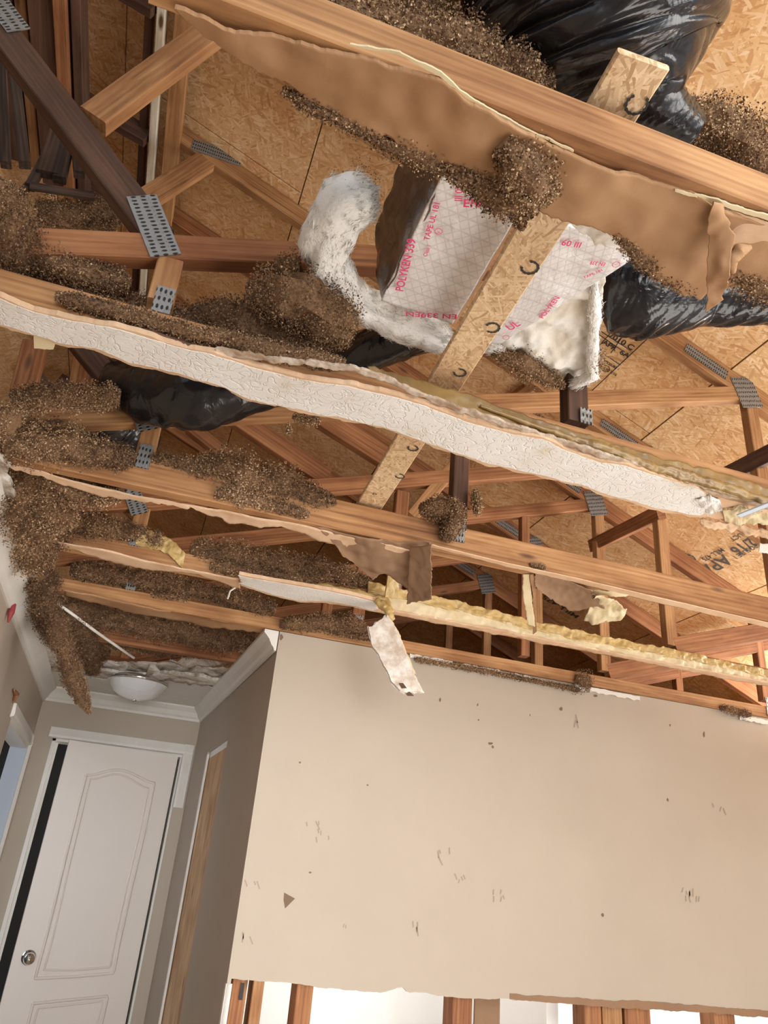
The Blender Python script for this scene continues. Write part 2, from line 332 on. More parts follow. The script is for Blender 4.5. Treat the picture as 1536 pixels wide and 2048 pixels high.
def resample(pts, n):
    pts = [Vector(p) for p in pts]; d = [0]
    for a, b_ in zip(pts, pts[1:]): d.append(d[-1] + (b_ - a).length)
    out = []; j = 0
    for i in range(n):
        t = d[-1] * i / (n - 1)
        while j < len(pts) - 2 and d[j + 1] < t: j += 1
        s = (t - d[j]) / max(1e-9, d[j + 1] - d[j]); out.append(pts[j].lerp(pts[j + 1], min(1, max(0, s))))
    return out
def fr(x, y, z=0.0, oct=4):
    return noise.fractal(Vector((x, y, z)), 0.8, 2.1, oct)
def ribbon(name, A, B, mat, parent=None, n=120, m=14, thick=0.012, rag=(0.0, 0.004), rs=30.0, warp=0.0, ws=6.0, off=(0, 0, 0), ends=0.0):
    """a sheet spanning edge A to edge B, with real thickness and torn (ragged) edges"""
    A = resample(A, n); B = resample(B, n); sd = random.random() * 90; off = Vector(off)
    top = []
    for i in range(n):
        a, b_ = A[i], B[i]; d = (b_ - a); L = d.length; dn = d / L if L > 1e-6 else Vector((0, 1, 0))
        s = i / (n - 1)
        a = a + dn * fr(a.x * rs, sd, a.y * rs) * rag[0]; b_ = b_ + dn * fr(b_.x * rs, sd + 7, b_.y * rs + b_.z * rs) * rag[1]
        row = []
        for j in range(m):
            p = a.lerp(b_, j / (m - 1)) + off
            if ends and (i == 0 or i == n - 1):
                t = (A[1] - A[0]).normalized() if i == 0 else (A[-1] - A[-2]).normalized()
                p = p + t * fr(j * 0.7, sd + 3) * ends
            row.append(p)
        top.append(row)
    nr = []
    for i in range(n):
        r_ = []
        for j in range(m):
            du = top[min(i + 1, n - 1)][j] - top[max(i - 1, 0)][j]; dv = top[i][min(j + 1, m - 1)] - top[i][max(j - 1, 0)]
            q = du.cross(dv); q = q.normalized() if q.length > 1e-12 else Vector((0, 0, 1)); r_.append(q)
        nr.append(r_)
    vs = []
    for i in range(n):
        for j in range(m):
            p = top[i][j]; q = nr[i][j]; top[i][j] = p + q * fr(p.x * ws + sd, p.y * ws, p.z * ws, 3) * warp
            vs.append(top[i][j])
    for i in range(n):
        for j in range(m): vs.append(top[i][j] + nr[i][j] * thick)
    fs = []; o = n * m
    for i in range(n - 1):
        for j in range(m - 1):
            a = i * m + j; fs.append((a, a + m, a + m + 1, a + 1)); fs.append((o + a, o + a + 1, o + a + m + 1, o + a + m))
    for i in range(n - 1):
        for j in (0, m - 1): a = i * m + j; fs.append((a, a + m, o + a + m, o + a) if j else (a, o + a, o + a + m, a + m))
    for j in range(m - 1):
        for i in (0, n - 1): a = i * m + j; fs.append((a, a + 1, o + a + 1, o + a) if i == 0 else (a, o + a, o + a + 1, a + 1))
    me = mesh(name, vs, fs)
    uv = me.uv_layers.new(name='UVMap')
    cf = []
    idx = np.empty(len(me.loops), np.int32); me.loops.foreach_get('vertex_index', idx)
    wA = sum((A[i + 1] - A[i]).length for i in range(n - 1)); wB = (B[n // 2] - A[n // 2]).length
    vi = idx % o; cf = np.stack([(vi // m) / (n - 1) * wA, (vi % m) / (m - 1) * wB], 1)
    uv.data.foreach_set('uv', cf.astype(np.float32).ravel())
    me.polygons.foreach_set('use_smooth', [warp > 0] * (2 * (n - 1) * (m - 1)) + [False] * (len(me.polygons) - 2 * (n - 1) * (m - 1)))
    return link(name, me, mat, parent)

def tube(name, pts, rads, mat, parent=None, n=60, m=24, amp=0.0, ns=10.0, wr=None, cap=True, flat=1.0):
    P = resample(pts, n); d = [0]
    K = [Vector(p) for p in pts]
    for a, b_ in zip(K, K[1:]): d.append(d[-1] + (b_ - a).length)
    if not hasattr(rads, '__len__'): rads = [rads] * len(pts)
    rr = np.interp(np.linspace(0, d[-1], n), d, rads)
    vs = []; ref = Vector((0.13, 0.2, 1)).normalized(); sd = random.random() * 50
    for i in range(n):
        t = (P[min(i + 1, n - 1)] - P[max(i - 1, 0)]).normalized(); u_ = (ref - t * ref.dot(t)).normalized(); v_ = t.cross(u_); ref = u_
        for j in range(m):
            a = 2 * math.pi * j / m; dr = Vector(u_ * math.cos(a) + v_ * math.sin(a) * flat); p = P[i] + dr * rr[i]
            k = 1.0
            if amp: k += fr(p.x * ns + sd, p.y * ns, p.z * ns) * amp
            if wr: k += wr(i / (n - 1), a, p)
            vs.append(P[i] + dr * rr[i] * k)
    fs = [(i * m + j, i * m + (j + 1) % m, (i + 1) * m + (j + 1) % m, (i + 1) * m + j) for i in range(n - 1) for j in range(m)]
    if cap: fs.append(tuple(reversed(range(m)))); fs.append(tuple(range((n - 1) * m, n * m)))
    return link(name, mesh(name, vs, fs, True), mat, parent)

def loose(name, spines, mat, parent=None, dens=1.0, size=(0.003, 0.009), coreamp=0.35, lift=0.5, fibres=False, drop=0.0, shade=(0.0, 1.0)):
    """loose-fill: lumpy cores along spines with thousands of small crumbs over them, one mesh"""
    vs = []; fs = []; sh = []
    if not fibres: size = (size[0] * 0.62, size[1] * 0.62)
    for sp in spines:
        pts = [p for p, _ in sp]; rad = [q for _, q in sp]
        L = sum((b_ - a).length for a, b_ in zip(pts, pts[1:])) or 0.01
        n = max(4, int(L / 0.02)); P = resample(pts, n) if len(pts) > 1 else [pts[0]] * 4
        d = [0]
        for a, b_ in zip(pts, pts[1:]): d.append(d[-1] + (b_ - a).length)
        rr = np.interp(np.linspace(0, d[-1], n), d, rad)
        m = 32 if fibres else 14; base = len(vs); n_core = n; ref = Vector((0.1, 0.15, 1)).normalized(); fr_ = []
        for i in range(n):
            t = (P[min(i + 1, n - 1)] - P[max(i - 1, 0)]); t = t.normalized() if t.length > 1e-9 else Vector((1, 0, 0))
            u_ = (ref - t * ref.dot(t)).normalized(); v_ = t.cross(u_); ref = u_; fr_.append((u_, v_, t))
            e = min(i, n - 1 - i); tap = 0.55 if e == 0 else (0.85 if e == 1 else 1.0)
            for j in range(m):
                a = 2 * math.pi * j / m; dr = u_ * math.cos(a) + v_ * math.sin(a); p = P[i] + dr * rr[i]
                vs.append(P[i] + dr * rr[i] * tap * ((0.92 if fibres else 0.78) + coreamp * fr(p.x * 25, p.y * 25, p.z * 25)))
        for i in range(n - 1):
            for j in range(m): fs.append((base + i * m + j, base + i * m + (j + 1) % m, base + (i + 1) * m + (j + 1) % m, base + (i + 1) * m + j)); sh.append(0.3 if not fibres else 0.75)
        if dens < 0.2: del vs[base:]; del fs[len(fs) - (n - 1) * m:]; del sh[len(sh) - (n - 1) * m:]; base = -1
        if base >= 0: fs.append(tuple(base + j for j in reversed(range(m))))
        if base >= 0: fs.append(tuple(base + (n - 1) * m + j for j in range(m))); sh += [0.3 if not fibres else 0.75] * 2
        cnt = int((1.0 if fibres else 1.35) * dens * L * float(np.mean(rr)) * 6.3 / ((sum(size) / 2) ** 2) * 1.5) + 60
        for _ in range(cnt):
            q = random.random() * (n - 1); i = int(q); e = q - i; i2 = min(i + 1, n - 1)
            c = P[i].lerp(P[i2], e); rad_ = rr[i] * (1 - e) + rr[i2] * e; u_, v_, t = fr_[i]
            a = random.random() * 6.2832; dr = u_ * math.cos(a) + v_ * math.sin(a)
            pp = c + dr * rad_
            k = 0.86 + 0.5 * fr(pp.x * 25, pp.y * 25, pp.z * 25) * coreamp * 2 + random.random() ** 3 * lift
            tipe = min(q, n - 1 - q)
            if tipe < 1: k *= 0.6 + 0.4 * tipe
            p = c + dr * rad_ * k
            if drop: p = p - Vector((0, 0, random.random() ** 3 * drop))
            s = random.uniform(*size)
            d1 = Vector((random.gauss(0, 1), random.gauss(0, 1), random.gauss(0, 1))).normalized()
            d2 = d1.orthogonal().normalized(); d2.rotate(Matrix.Rotation(random.random() * 6.28, 3, d1))
            if fibres: s1 = s * random.uniform(2, 6); d1 = (d1 * 0.5 + t * random.choice((-1, 1)) + dr * 0.25).normalized(); s2 = s * 0.12
            else: s1 = s; s2 = s * random.uniform(0.25, 0.7)
            o = len(vs); w3 = d1.cross(d2) * s * 0.3
            vs += [p - d1 * s1 / 2, p + d2 * s2 + w3, p + d1 * s1 / 2, p - d2 * s2 + w3]
            fs.append((o, o + 1, o + 2)); fs.append((o, o + 2, o + 3))
            g = min(1, max(0, random.betavariate(1.6, 2.0) + fr(p.x * 9, p.y * 9, p.z * 9) * 0.35)); g = shade[0] + g * (shade[1] - shade[0])
            sh.append(g); sh.append(min(1, max(0, g + random.uniform(-0.1, 0.1))))
    me = mesh(name, vs, fs)
    if fibres: me.polygons.foreach_set('use_smooth', [True] * len(me.polygons))
    at = me.attributes.new('shade', 'FLOAT', 'FACE'); at.data.foreach_set('value', np.array(sh, np.float32))
    return link(name, me, mat, parent)

def box(name, a, b_, mat, parent=None):
    x0, y0, z0 = a; x1, y1, z1 = b_
    vs = [(x0, y0, z0), (x1, y0, z0), (x1, y1, z0), (x0, y1, z0), (x0, y0, z1), (x1, y0, z1), (x1, y1, z1), (x0, y1, z1)]
    fs = [(0, 3, 2, 1), (4, 5, 6, 7), (0, 1, 5, 4), (1, 2, 6, 5), (2, 3, 7, 6), (3, 0, 4, 7)]
    return link(name, mesh(name, vs, fs), mat, parent)
def slab(name, quad, th, mat, parent=None):
    """a polygon (list of points) thickened along its normal"""
    q = [Vector(p) for p in quad]; n = (q[1] - q[0]).cross(q[2] - q[1]).normalized() * th; k = len(q)
    vs = q + [p + n for p in q]; fs = [tuple(reversed(range(k))), tuple(range(k, 2 * k))] + [(i, (i + 1) % k, k + (i + 1) % k, k + i) for i in range(k)]
    return link(name, mesh(name, vs, fs), mat, parent)
def sweep(name, path, prof, mat, parent=None, up=(0, 0, 1), side=None):
    """extrude a 2-D profile (outward, up) along a straight or bent path; `side` = outward direction"""
    P = [Vector(p) for p in path]; up = Vector(up); k = len(prof); vs = []
    for i, p in enumerate(P):
        s = Vector(side[i] if isinstance(side, list) else side)
        for a, b_ in prof: vs.append(p + s * a + up * b_)
    fs = [(i * k + j, i * k + (j + 1) % k, (i + 1) * k + (j + 1) % k, (i + 1) * k + j) for i in range(len(P) - 1) for j in range(k)]
    fs += [tuple(reversed(range(k))), tuple(range((len(P) - 1) * k, len(P) * k))]
    return link(name, mesh(name, vs, fs), mat, parent)

def text_on(txt, a, b_, facing, mat, parent, name='printed_text', lift=0.0012, hk=1.0, font_w=1.0):
    """lettering whose baseline runs from a to b_ on a surface; `facing` is the surface normal towards the reader"""
    cu = bpy.data.curves.new('t', 'FONT'); cu.body = txt; cu.size = 1.0; cu.offset = 0.018; to = bpy.data.objects.new('t', cu); COL.objects.link(to)
    bpy.context.view_layer.update(); dg = bpy.context.evaluated_depsgraph_get()
    me = bpy.data.meshes.new_from_object(to.evaluated_get(dg)); bpy.data.objects.remove(to); bpy.data.curves.remove(cu)
    n = len(me.vertices); co = np.empty(n * 3, np.float32); me.vertices.foreach_get('co', co); co = co.reshape(-1, 3); wd = co[:, 0].max()
    a = Vector(a); b_ = Vector(b_); x = (b_ - a); L = x.length; x.normalize(); z = Vector(facing).normalized(); z = (z - x * z.dot(x)).normalized(); y = z.cross(x)
    s = L / wd; me.vertices.foreach_set('co', (co * np.array([s, s * hk, 0])).astype(np.float32).ravel()); me.update()
    p = a + z * lift
    mw = Matrix(((x.x, y.x, z.x, p.x), (x.y, y.y, z.y, p.y), (x.z, y.z, z.z, p.z), (0, 0, 0, 1)))
    me.name = name
    return link(name, me, mat, parent, mw)
def ring_on(c, rad, wd, facing, mat, parent, name='stamp_mark', a0=0.0, a1=6.2832, lift=0.0012):
    z = Vector(facing).normalized(); x = z.orthogonal().normalized(); y = z.cross(x); c = Vector(c) + z * lift; n = 24; vs = []; fs = []
    for i in range(n + 1):
        a = a0 + (a1 - a0) * i / n; d = x * math.cos(a) + y * math.sin(a)
        wq = wd * (1 + 0.4 * math.sin(i * 2.5)); vs += [c + d * (rad - wq / 2), c + d * (rad + wq / 2)]
    for i in range(n): fs.append((2 * i, 2 * i + 1, 2 * i + 3, 2 * i + 2))
    return link(name, mesh(name, vs, fs), mat, parent)
def blot(name, pts, facing, mat, parent, lift=0.001):
    z = Vector(facing).normalized() * lift; vs = [Vector(p) + z for p in pts]
    return link(name, mesh(name, vs, [tuple(range(len(vs)))]), mat, parent)

# ------------------------------------------------------------------ THE ROOM SHELL
S = 'structure'
HW0 = Vector((0.457, 2.87, 0)); HW1 = Vector((0.360, 4.68, 0))      # the hall's right-hand wall in plan
hd = (HW1 - HW0).normalized(); hn = Vector((-hd.y, hd.x, 0))           # hn points into the hall (-x)
def hall_pt(px, py): return PP(px, py, (0.457, 2.87, EYE), hn)
tag(box('floor', (-3, -4, -0.05), (6, 9, 0), M['floor']), kind=S)
# main beige wall: drywall board with the broken lower edge, then studs below it
wr_ = thing('wall_back', (0.46, 2.87, 0), kind=S)
low = [PY(455, 1958, 2.87), PY(540, 1962, 2.87), PY(640, 1975, 2.87), PY(760, 1985, 2.87), PY(806, 1974, 2.87), PY(815, 1983, 2.87), PY(900, 1995, 2.87), PY(1010, 1998, 2.87), PY(1240, 2010, 2.87), PY(1400, 2012, 2.87), PY(1536, 2030, 2.87), W(4.6, 2.87, -0.34)]
ribbon('drywall_board', [W(0.457, 2.87, 0.868), W(4.6, 2.87, 0.868)], low, M['wall_paint'], wr_, n=400, m=8, thick=0.0127, rag=(0.0, 0.004), rs=22).location.y += 0
ribbon('torn_paper_edge', [PY(1020, 1988, 2.868), PY(1240, 2002, 2.868), PY(1245, 2000, 2.868), PY(1400, 2010, 2.868), PY(1536, 2022, 2.868), W(3.0, 2.868, -0.30)],
       [PY(1020, 1999, 2.868), PY(1180, 2012, 2.868), PY(1240, 2016, 2.868), PY(1420, 2026, 2.868), PY(1536, 2036, 2.868), W(3.0, 2.868, -0.33)], M['tan_paper'], wr_, n=120, m=4, thick=0.003, rag=(0.004, 0.004), rs=26)
# scuffs and dings on the beige wall
def smear(pts, mat=M['smudge']): blot('scuff', [PY(x, y, 2.87) for x, y in pts], (0, -1, 0), mat, wr_)
smear([(568, 1785), (590, 1797), (583, 1804), (570, 1817), (567, 1800)])
for cx, cy, sx, sy in ((980, 1487, 6, 3), (985, 1494, 3, 4), (1122, 1418, 4, 4), (620, 1745, 3, 2), (735, 1570, 2, 2), (600, 1525, 3, 2), (562, 1275, 4, 7), (1190, 1391, 5, 3), (880, 1400, 3, 4), (955, 1410, 2, 3), (957, 1440, 2, 2), (1060, 1430, 1, 3), (1205, 1830, 3, 4), (1335, 1600, 2, 4), (1408, 1468, 2, 6), (1340, 1450, 2, 3), (1270, 1395, 4, 3), (820, 1390, 3, 2)):
    smear([(cx + sx * math.cos(a) * random.uniform(0.6, 1.2), cy + sy * math.sin(a) * random.uniform(0.6, 1.2)) for a in np.linspace(0, 5.6, 8)])
for cx, cy, k in ((625, 1650, 4), (640, 1665, 3), (890, 1705, 4), (915, 1755, 4), (1000, 1785, 5), (1370, 1785, 6), (1385, 1790, 4), (840, 1845, 4), (700, 1850, 2), (490, 1870, 3), (500, 1760, 3), (1435, 1610, 3), (1150, 1440, 3)):
    for q in range(k):
        x = cx + random.uniform(-16, 16); y = cy + random.uniform(-10, 10); l = random.uniform(6, 18); s_ = random.uniform(-0.3, 0.5)
        smear([(x, y), (x + 2.5, y - 1), (x + l * s_ + 2.5, y + l), (x + l * s_, y + l + 1)], M['smudge_light'])
# main wall framing seen through the opening
for nm, px0, px1, mt in (('pine_red', 456, 487, 0), ('pine', 498, 521, 0), ('pine_red', 588, 622, 0), ('pine_red', 905, 945, 0), ('pine_red', 1170, 1204, 0), ('pine', 1206, 1245, 0), ('pine_red', 1250, 1302, 0), ('pine_red', 1428, 1470, 0)):
    a = PY(px0, 2030, 2.885); b_ = PY(px1, 2030, 2.885); o = lumber('wall_stud', (((a.x + b_.x) / 2), 2.93, 0.0), (((a.x + b_.x) / 2), 2.93, 2.3), M[nm], wr_, w_=abs(b_.x - a.x), t=0.085)
box('torn_backing_paper', (PY(946, 2020, 2.97).x, 2.955, 0.6), (PY(996, 2020, 2.97).x, 2.965, 1.35), M['tan_paper'], wr_)
lumber('bottom_plate', W(0.46, 2.93, -1.43), W(4.6, 2.93, -1.43), M['pine'], wr_, w_=0.038, t=0.089)
box('stud_clip', PY(480, 1978, 2.886) + Vector((0, -0.003, -0.03)), PY(488, 1966, 2.886) + Vector((0.002, 0, 0)), M['ink'], wr_)
o = box('wall_far', (0.5, 3.9, 0), (4.6, 3.92, 2.3), M['white_panel']); tag(o, kind=S)
# walls of the hall
wl = thing('wall_left', (-0.515, 2, 0), kind=S)
D0, D1, DH = 3.72, 4.60, 0.53
box('wall_board', (-0.60, -1.5, 0), (-0.515, D0, EYE + 0.868), M['wall_paint'], wl)
box('wall_board', (-0.60, D0, EYE + DH), (-0.515, D1, EYE + 0.868), M['wall_paint'], wl)
box('wall_board', (-0.60, D1, 0), (-0.515, 4.75, EYE + 0.868), M['wall_paint'], wl)
we = thing('wall_end', (0, 4.68, 0), kind=S)
OX0, OX1, OH = -0.412, 0.296, 0.60
box('wall_board', (-0.60, 4.68, 0), (OX0, 4.76, EYE + 0.868), M['wall_paint'], we)
box('wall_board', (OX1, 4.68, 0), (0.40, 4.76, EYE + 0.868), M['wall_paint'], we)
box('wall_board', (OX0, 4.68, EYE + OH), (OX1, 4.76, EYE + 0.868), M['wall_paint'], we)
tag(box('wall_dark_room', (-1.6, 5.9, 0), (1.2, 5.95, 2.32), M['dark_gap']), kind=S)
tag(box('wall_side_room', (-1.35, 1.5, 0), (-1.30, 5.9, 2.32), M['blue_grey']), kind=S)
tag(box('ceiling_side_room', (-1.35, -1.0, 2.325), (-0.60, 5.9, 2.34), M['blue_grey']), kind=S)
wh = thing('wall_right', (0.457, 2.87, 0), kind=S)
g_l = hall_pt(416, 1500); g_r = hall_pt(452, 1500)
def hall_box(name, p0, p1, z0, z1, th, mat, par, push=0.0):
    a = Vector((p0.x, p0.y, 0)) + hn * push; b2 = Vector((p1.x, p1.y, 0)) + hn * push; o_ = -hn * th
    vs = [Vector((q.x, q.y, z)) for z in (z0, z1) for q in (a, b2, b2 + o_, a + o_)]
    fs = [(0, 3, 2, 1), (4, 5, 6, 7), (0, 1, 5, 4), (1, 2, 6, 5), (2, 3, 7, 6), (3, 0, 4, 7)]
    return link(name, mesh(name, vs, fs), mat, par)
zt = hall_pt(450, 1480).z
hall_box('wall_board', HW0, g_r, 0.0, EYE + 0.868, 0.0127, M['wall_paint'], wh)
hall_box('wall_board', g_l, HW1, 0.0, EYE + 0.868, 0.0127, M['wall_paint'], wh)
hall_box('wall_board', g_r, g_l, zt, EYE + 0.868, 0.0127, M['wall_paint'], wh)
hall_box('torn_gypsum_and_slot_light', g_r + hd * 0.02, g_l, zt - 0.05, zt, 0.02, M['white_panel'], wh, push=-0.014)  # white piece paints the bright opening at the top of the slot
sc_ = (g_l + g_r) / 2 - hn * 0.033; lumber('exposed_stud', (sc_.x, sc_.y, 0.0), (sc_.x, sc_.y, zt - 0.03), M['pine_pale'], wh, w_=(g_l - g_r).to_2d().length + 0.05, t=0.038, side=tuple(hn))
tag(box('wall_room_beyond', (1.7, 3.03, 0), (1.75, 6.0, 2.32), M['white_panel']), kind=S)
hall_box('corner_board_edge', HW0, HW0 + hd * 0.02, 0, EYE - 0.31, 0.02, M['trim_white'], wh, push=0.002)
for k in range(10):     # pale torn gypsum edge beside the slot
    zz = 0.3 + k * 0.17
    hall_box('torn_gypsum_and_slot_light', g_l - hd * random.uniform(0.012, 0.02), g_l + hd * 0.006, zz, zz + 0.172, 0.01, M['trim_white'], wh, push=0.001)

# crown moulding
CP = [(0, 0), (0, -0.078), (0.008, -0.078), (0.012, -0.066), (0.022, -0.056), (0.034, -0.034), (0.050, -0.018), (0.056, -0.012), (0.056, 0)]
t1 = thing('trim_1', (0, 4.68, EYE + 0.86), kind=S)
zc = EYE + 0.866
sweep('crown_moulding', [(0.452, 2.865, zc), (HW1.x, 4.68, zc)], CP, M['trim_white'], t1, side=tuple(hn))
sweep('crown_moulding', [(-0.515, 4.68, zc), (HW1.x, 4.68, zc)], CP, M['trim_white'], t1, side=(0, -1, 0))
tl = sweep('crown_moulding', [(-0.515, 1.6, zc), (-0.515, 4.68, zc)], [(a, b_ * 1.1) for a, b_ in CP], M['trim_white'], t1, side=(1, 0, 0))
# what is left of the textured ceiling along the left wall, stained
t2 = thing('trim_2', (-0.5, 3.5, EYE + 0.86), kind=S)
ribbon('stained_ceiling_edge', [W(-0.512, y, 0.869) for y in (1.6, 2.4, 3.2, 3.9, 4.3)], [W(x, y, 0.869) for x, y in ((-0.45, 1.6), (-0.44, 2.4), (-0.43, 3.0), (-0.42, 3.6), (-0.36, 4.1))], M['wet'], t2, n=140, m=10, thick=0.012, rag=(0, 0.035), rs=12, warp=0.008)

# hall ceiling remnant
ch = thing('ceiling_hall', (0, 4.4, EYE + 0.87), kind=S)
front = [PZ(88, 1345, 0.868), PZ(110, 1322, 0.868), PZ(180, 1338, 0.868), PZ(225, 1345, 0.868), PZ(280, 1350, 0.868), PZ(330, 1345, 0.868), PZ(400, 1352, 0.868), PZ(445, 1362, 0.868)]
back = [W(-0.515, 4.68, 0.868), W(0.37, 4.68, 0.868)]
ribbon('ceiling_board', back, front, M['wet'], ch, n=120, m=16, thick=-0.0127, rag=(0, 0.03), rs=14, warp=0.004)
ribbon('ceiling_board', [W(-0.515, 4.68, 0.866), W(0.37, 4.68, 0.866)], [p + Vector((0, 0.16, -0.002)) for p in front], M['trim_white'], ch, n=90, m=6, thick=0.003, rag=(0, 0.02), rs=14)
# split layers of grey board at the broken front of that remnant
for k, (pa, pb, za, zb) in enumerate((((200, 1338), (450, 1352), 0.885, 0.93), ((290, 1352), (455, 1375), 0.866, 0.88), ((330, 1338), (482, 1322), 0.90, 0.93), ((100, 1322), (250, 1345), 0.88, 0.90))):
    A = [PZ(pa[0] + (pb[0] - pa[0]) * t, pa[1] + (pb[1] - pa[1]) * t, za) for t in (0, .3, .6, 1)]
    B = [p + Vector((0.01, -0.12, 0.02)) for p in A]
    ribbon('split_board_layer', A, B, M['wet'], ch, n=70, m=6, thick=0.006, rag=(0.02, 0.03), rs=18, warp=0.014, ws=9)

# end door, casing, jambs
d1 = thing('door_1', (0.27, 4.67, 0), kind=S)
da = W(0.272, 4.672, 0); db = W(-0.318, 4.585, 0); dd = (db - da).normalized(); dn = Vector((0, 0, 1)).cross(dd); dn = dn if dn.y < 0 else -dn
def door_pt(px, py, lift=0.0): return PP(px, py, (da.x, da.y, 0), dn) + dn * lift
zt_ = EYE + 0.585
vs = []
for z in (0.02, zt_):
    for q in (da, db, db - dn * 0.035, da - dn * 0.035): vs.append((q.x, q.y, z))
leaf = link('door_leaf', mesh('door_leaf', vs, [(0, 1, 2, 3), (4, 7, 6, 5), (0, 4, 5, 1), (1, 5, 6, 2), (2, 6, 7, 3), (3, 7, 4, 0)]), M['door_white'], d1)
def mould(poly, rad=0.006, closed=True):
    P_ = [door_pt(x, y, 0.0005) for x, y in poly]
    if closed: P_.append(P_[0])
    tube('panel_moulding', P_, rad, M['door_white'], leaf, n=max(60, 12 * len(P_)), m=8, cap=False)
arch = lambda a, b_, pk, n=14: [(a[0] + (b_[0] - a[0]) * t, a[1] + (b_[1] - a[1]) * t - pk * (math.sin(math.pi * min(1, max(0, (t - 0.04) / 0.92))) ** 1.5)) for t in np.linspace(0, 1, n)]
mould(arch((172, 1550), (309, 1566), 18) + [(290, 1660), (262, 1780), (240, 1880), (227, 1946), (150, 1953), (70, 1957), (95, 1865), (124, 1745), (150, 1640)], 0.007)
mould(arch((180, 1557), (297, 1577), 18) + [(278, 1670), (252, 1780), (232, 1870), (220, 1934), (150, 1940), (88, 1940), (108, 1865), (135, 1745), (160, 1640)], 0.005)
mould([(66, 2007), (216, 1992), (200, 2060), (180, 2140), (28, 2160), (45, 2090)], 0.007)
mould([(76, 2016), (206, 2002), (190, 2060), (172, 2130), (40, 2150), (55, 2090)], 0.005)
kc = door_pt(57, 1915)
prof = [(0.0, 0.034), (0.004, 0.034), (0.008, 0.026), (0.012, 0.013), (0.032, 0.012), (0.036, 0.022), (0.048, 0.028), (0.060, 0.024), (0.064, 0.012), (0.066, 0.0)]
tube('door_knob', [kc + dn * (a + 0.001 * i) for i, (a, _) in enumerate(prof)], [q for _, q in prof], M['chrome'], leaf, n=50, m=28)
CAS = [(0.0, 0.0), (0.014, 0.006), (0.016, 0.018), (0.012, 0.05), (0.012, 0.058), (0, 0.06)]
def casing(par, a, b_, out, grow):   # flat moulded strip: `out` away from the wall, `grow` away from the opening
    return sweep('casing', [a, b_], [(o_, g_) for o_, g_ in CAS], M['trim_white'], par, up=grow, side=out)
c1 = thing('trim_3', (0, 4.68, EYE + 0.6), kind=S)
casing(c1, W(OX0 - 0.022, 4.68, OH - 0.005), W(OX1 + 0.05, 4.68, OH - 0.005), (0, -1, 0), (0, 0, 1))
casing(c1, W(OX1 - 0.004, 4.68, 0.655), W(OX1 - 0.004, 4.68, 0.315), (0, -1, 0), (1, 0, 0))
box('door_jamb', (OX0, 4.68, 0), (OX0 + 0.018, 4.79, EYE + OH), M['trim_white'], c1)
box('door_stop', (OX0 + 0.018, 4.735, 0), (OX0 + 0.03, 4.75, EYE + OH), M['trim_white'], c1)
box('door_jamb', (OX1 - 0.011, 4.685, 0), (OX1, 4.79, EYE + OH), M['trim_white'], c1)
box('door_jamb', (OX0, 4.68, EYE + OH - 0.018), (OX1, 4.79, EYE + OH), M['trim_white'], c1)
c2 = thing('trim_4', (-0.515, 4.1, EYE + 0.55), kind=S)
casing(c2, W(-0.515, D0 - 0.05, DH), W(-0.515, D1 + 0.05, DH), (1, 0, 0), (0, 0, 1))
casing(c2, W(-0.515, D1, DH + 0.02), W(-0.515, D1, -1.45), (1, 0, 0), (0, 1, 0))
box('door_jamb', (-0.60, D1 - 0.018, 0), (-0.515, D1, EYE + DH), M['blue_grey'], c2)
box('door_jamb', (-0.60, D0, EYE + DH - 0.018), (-0.515, D1, EYE + DH), M['trim_white'], c2)
tube('broken_trim_splinter', [PX(28, 1380, -0.505), PX(33, 1388, -0.505), PX(26, 1406, -0.505)], [0.004, 0.012, 0.003], M['pine_red'], c2, n=20, m=6)

# ------------------------------------------------------------------ ROOF SHEATHING
rf = thing('ceiling_roof_deck', (1.5, 3, EYE + 2.0), kind=S)
rf['label'] = 'orange brown strand board roof sheathing above the trusses'
XJ = [-0.98, -0.62, 0.187, 1.03, 1.85, 2.75, 4.3]
def deck_z(x, off=0.052): return RA + off - RB * x
panels = []
slab('light_gap_backing', [W(-0.98, -0.2, deck_z(-0.98) + .02), W(4.3, -0.2, deck_z(4.3) + .02), W(4.3, 7.4, deck_z(4.3) + .02), W(-0.98, 7.4, deck_z(-0.98) + .02)], 0.004, M['ink'], rf)  # added backing, keeps sky light out of the panel joints
slab('light_gap_backing', [W(-2.7, -0.2, deck_z(-0.98) - .72), W(-0.98, -0.2, deck_z(-0.98) + .02), W(-0.98, 7.4, deck_z(-0.98) + .02), W(-2.7, 7.4, deck_z(-0.98) - .72)], 0.004, M['ink'], rf)  # same added light-blocking backing over the left slope
for i in range(len(XJ) - 1):
    ys = [-0.2, 2.35, 4.79, 7.4] if i % 2 else [-0.2, 1.13, 3.57, 6.01, 7.4]
    for y0, y1 in zip(ys, ys[1:]):
        x0, x1 = XJ[i] + 0.003, XJ[i + 1] - 0.003
        P0 = W(x0, (y0 + y1) / 2, deck_z(x0) + 0.006); P1 = W(x1, (y0 + y1) / 2, deck_z(x1) + 0.006)
        panels.append(lumber('osb_panel', P0, P1, M['osb'], rf, w_=y1 - y0 - 0.006, t=0.012, side=(0.4, 0, 0.9), seg=1, wob=0, bev=0.001))
for y0, y1 in ((-0.2, 2.0), (2.0, 4.4), (4.4, 7.4)):
    panels.append(lumber('osb_panel', W(-0.985, (y0 + y1) / 2, deck_z(-0.985)), W(-2.6, (y0 + y1) / 2, deck_z(-0.985) - 0.7), M['osb'], rf, w_=y1 - y0 - 0.006, t=0.012, side=(-0.4, 0, 0.9), seg=1, wob=0, bev=0.001))
tag(box('wall_gable', (-2.7, 7.4, 2.3), (4.4, 7.45, EYE + 3.2), M['osb']), kind=S)
tag(box('wall_gable_left', (-2.7, -0.2, 2.3), (-2.65, 7.4, EYE + 2.6), M['osb']), kind=S)
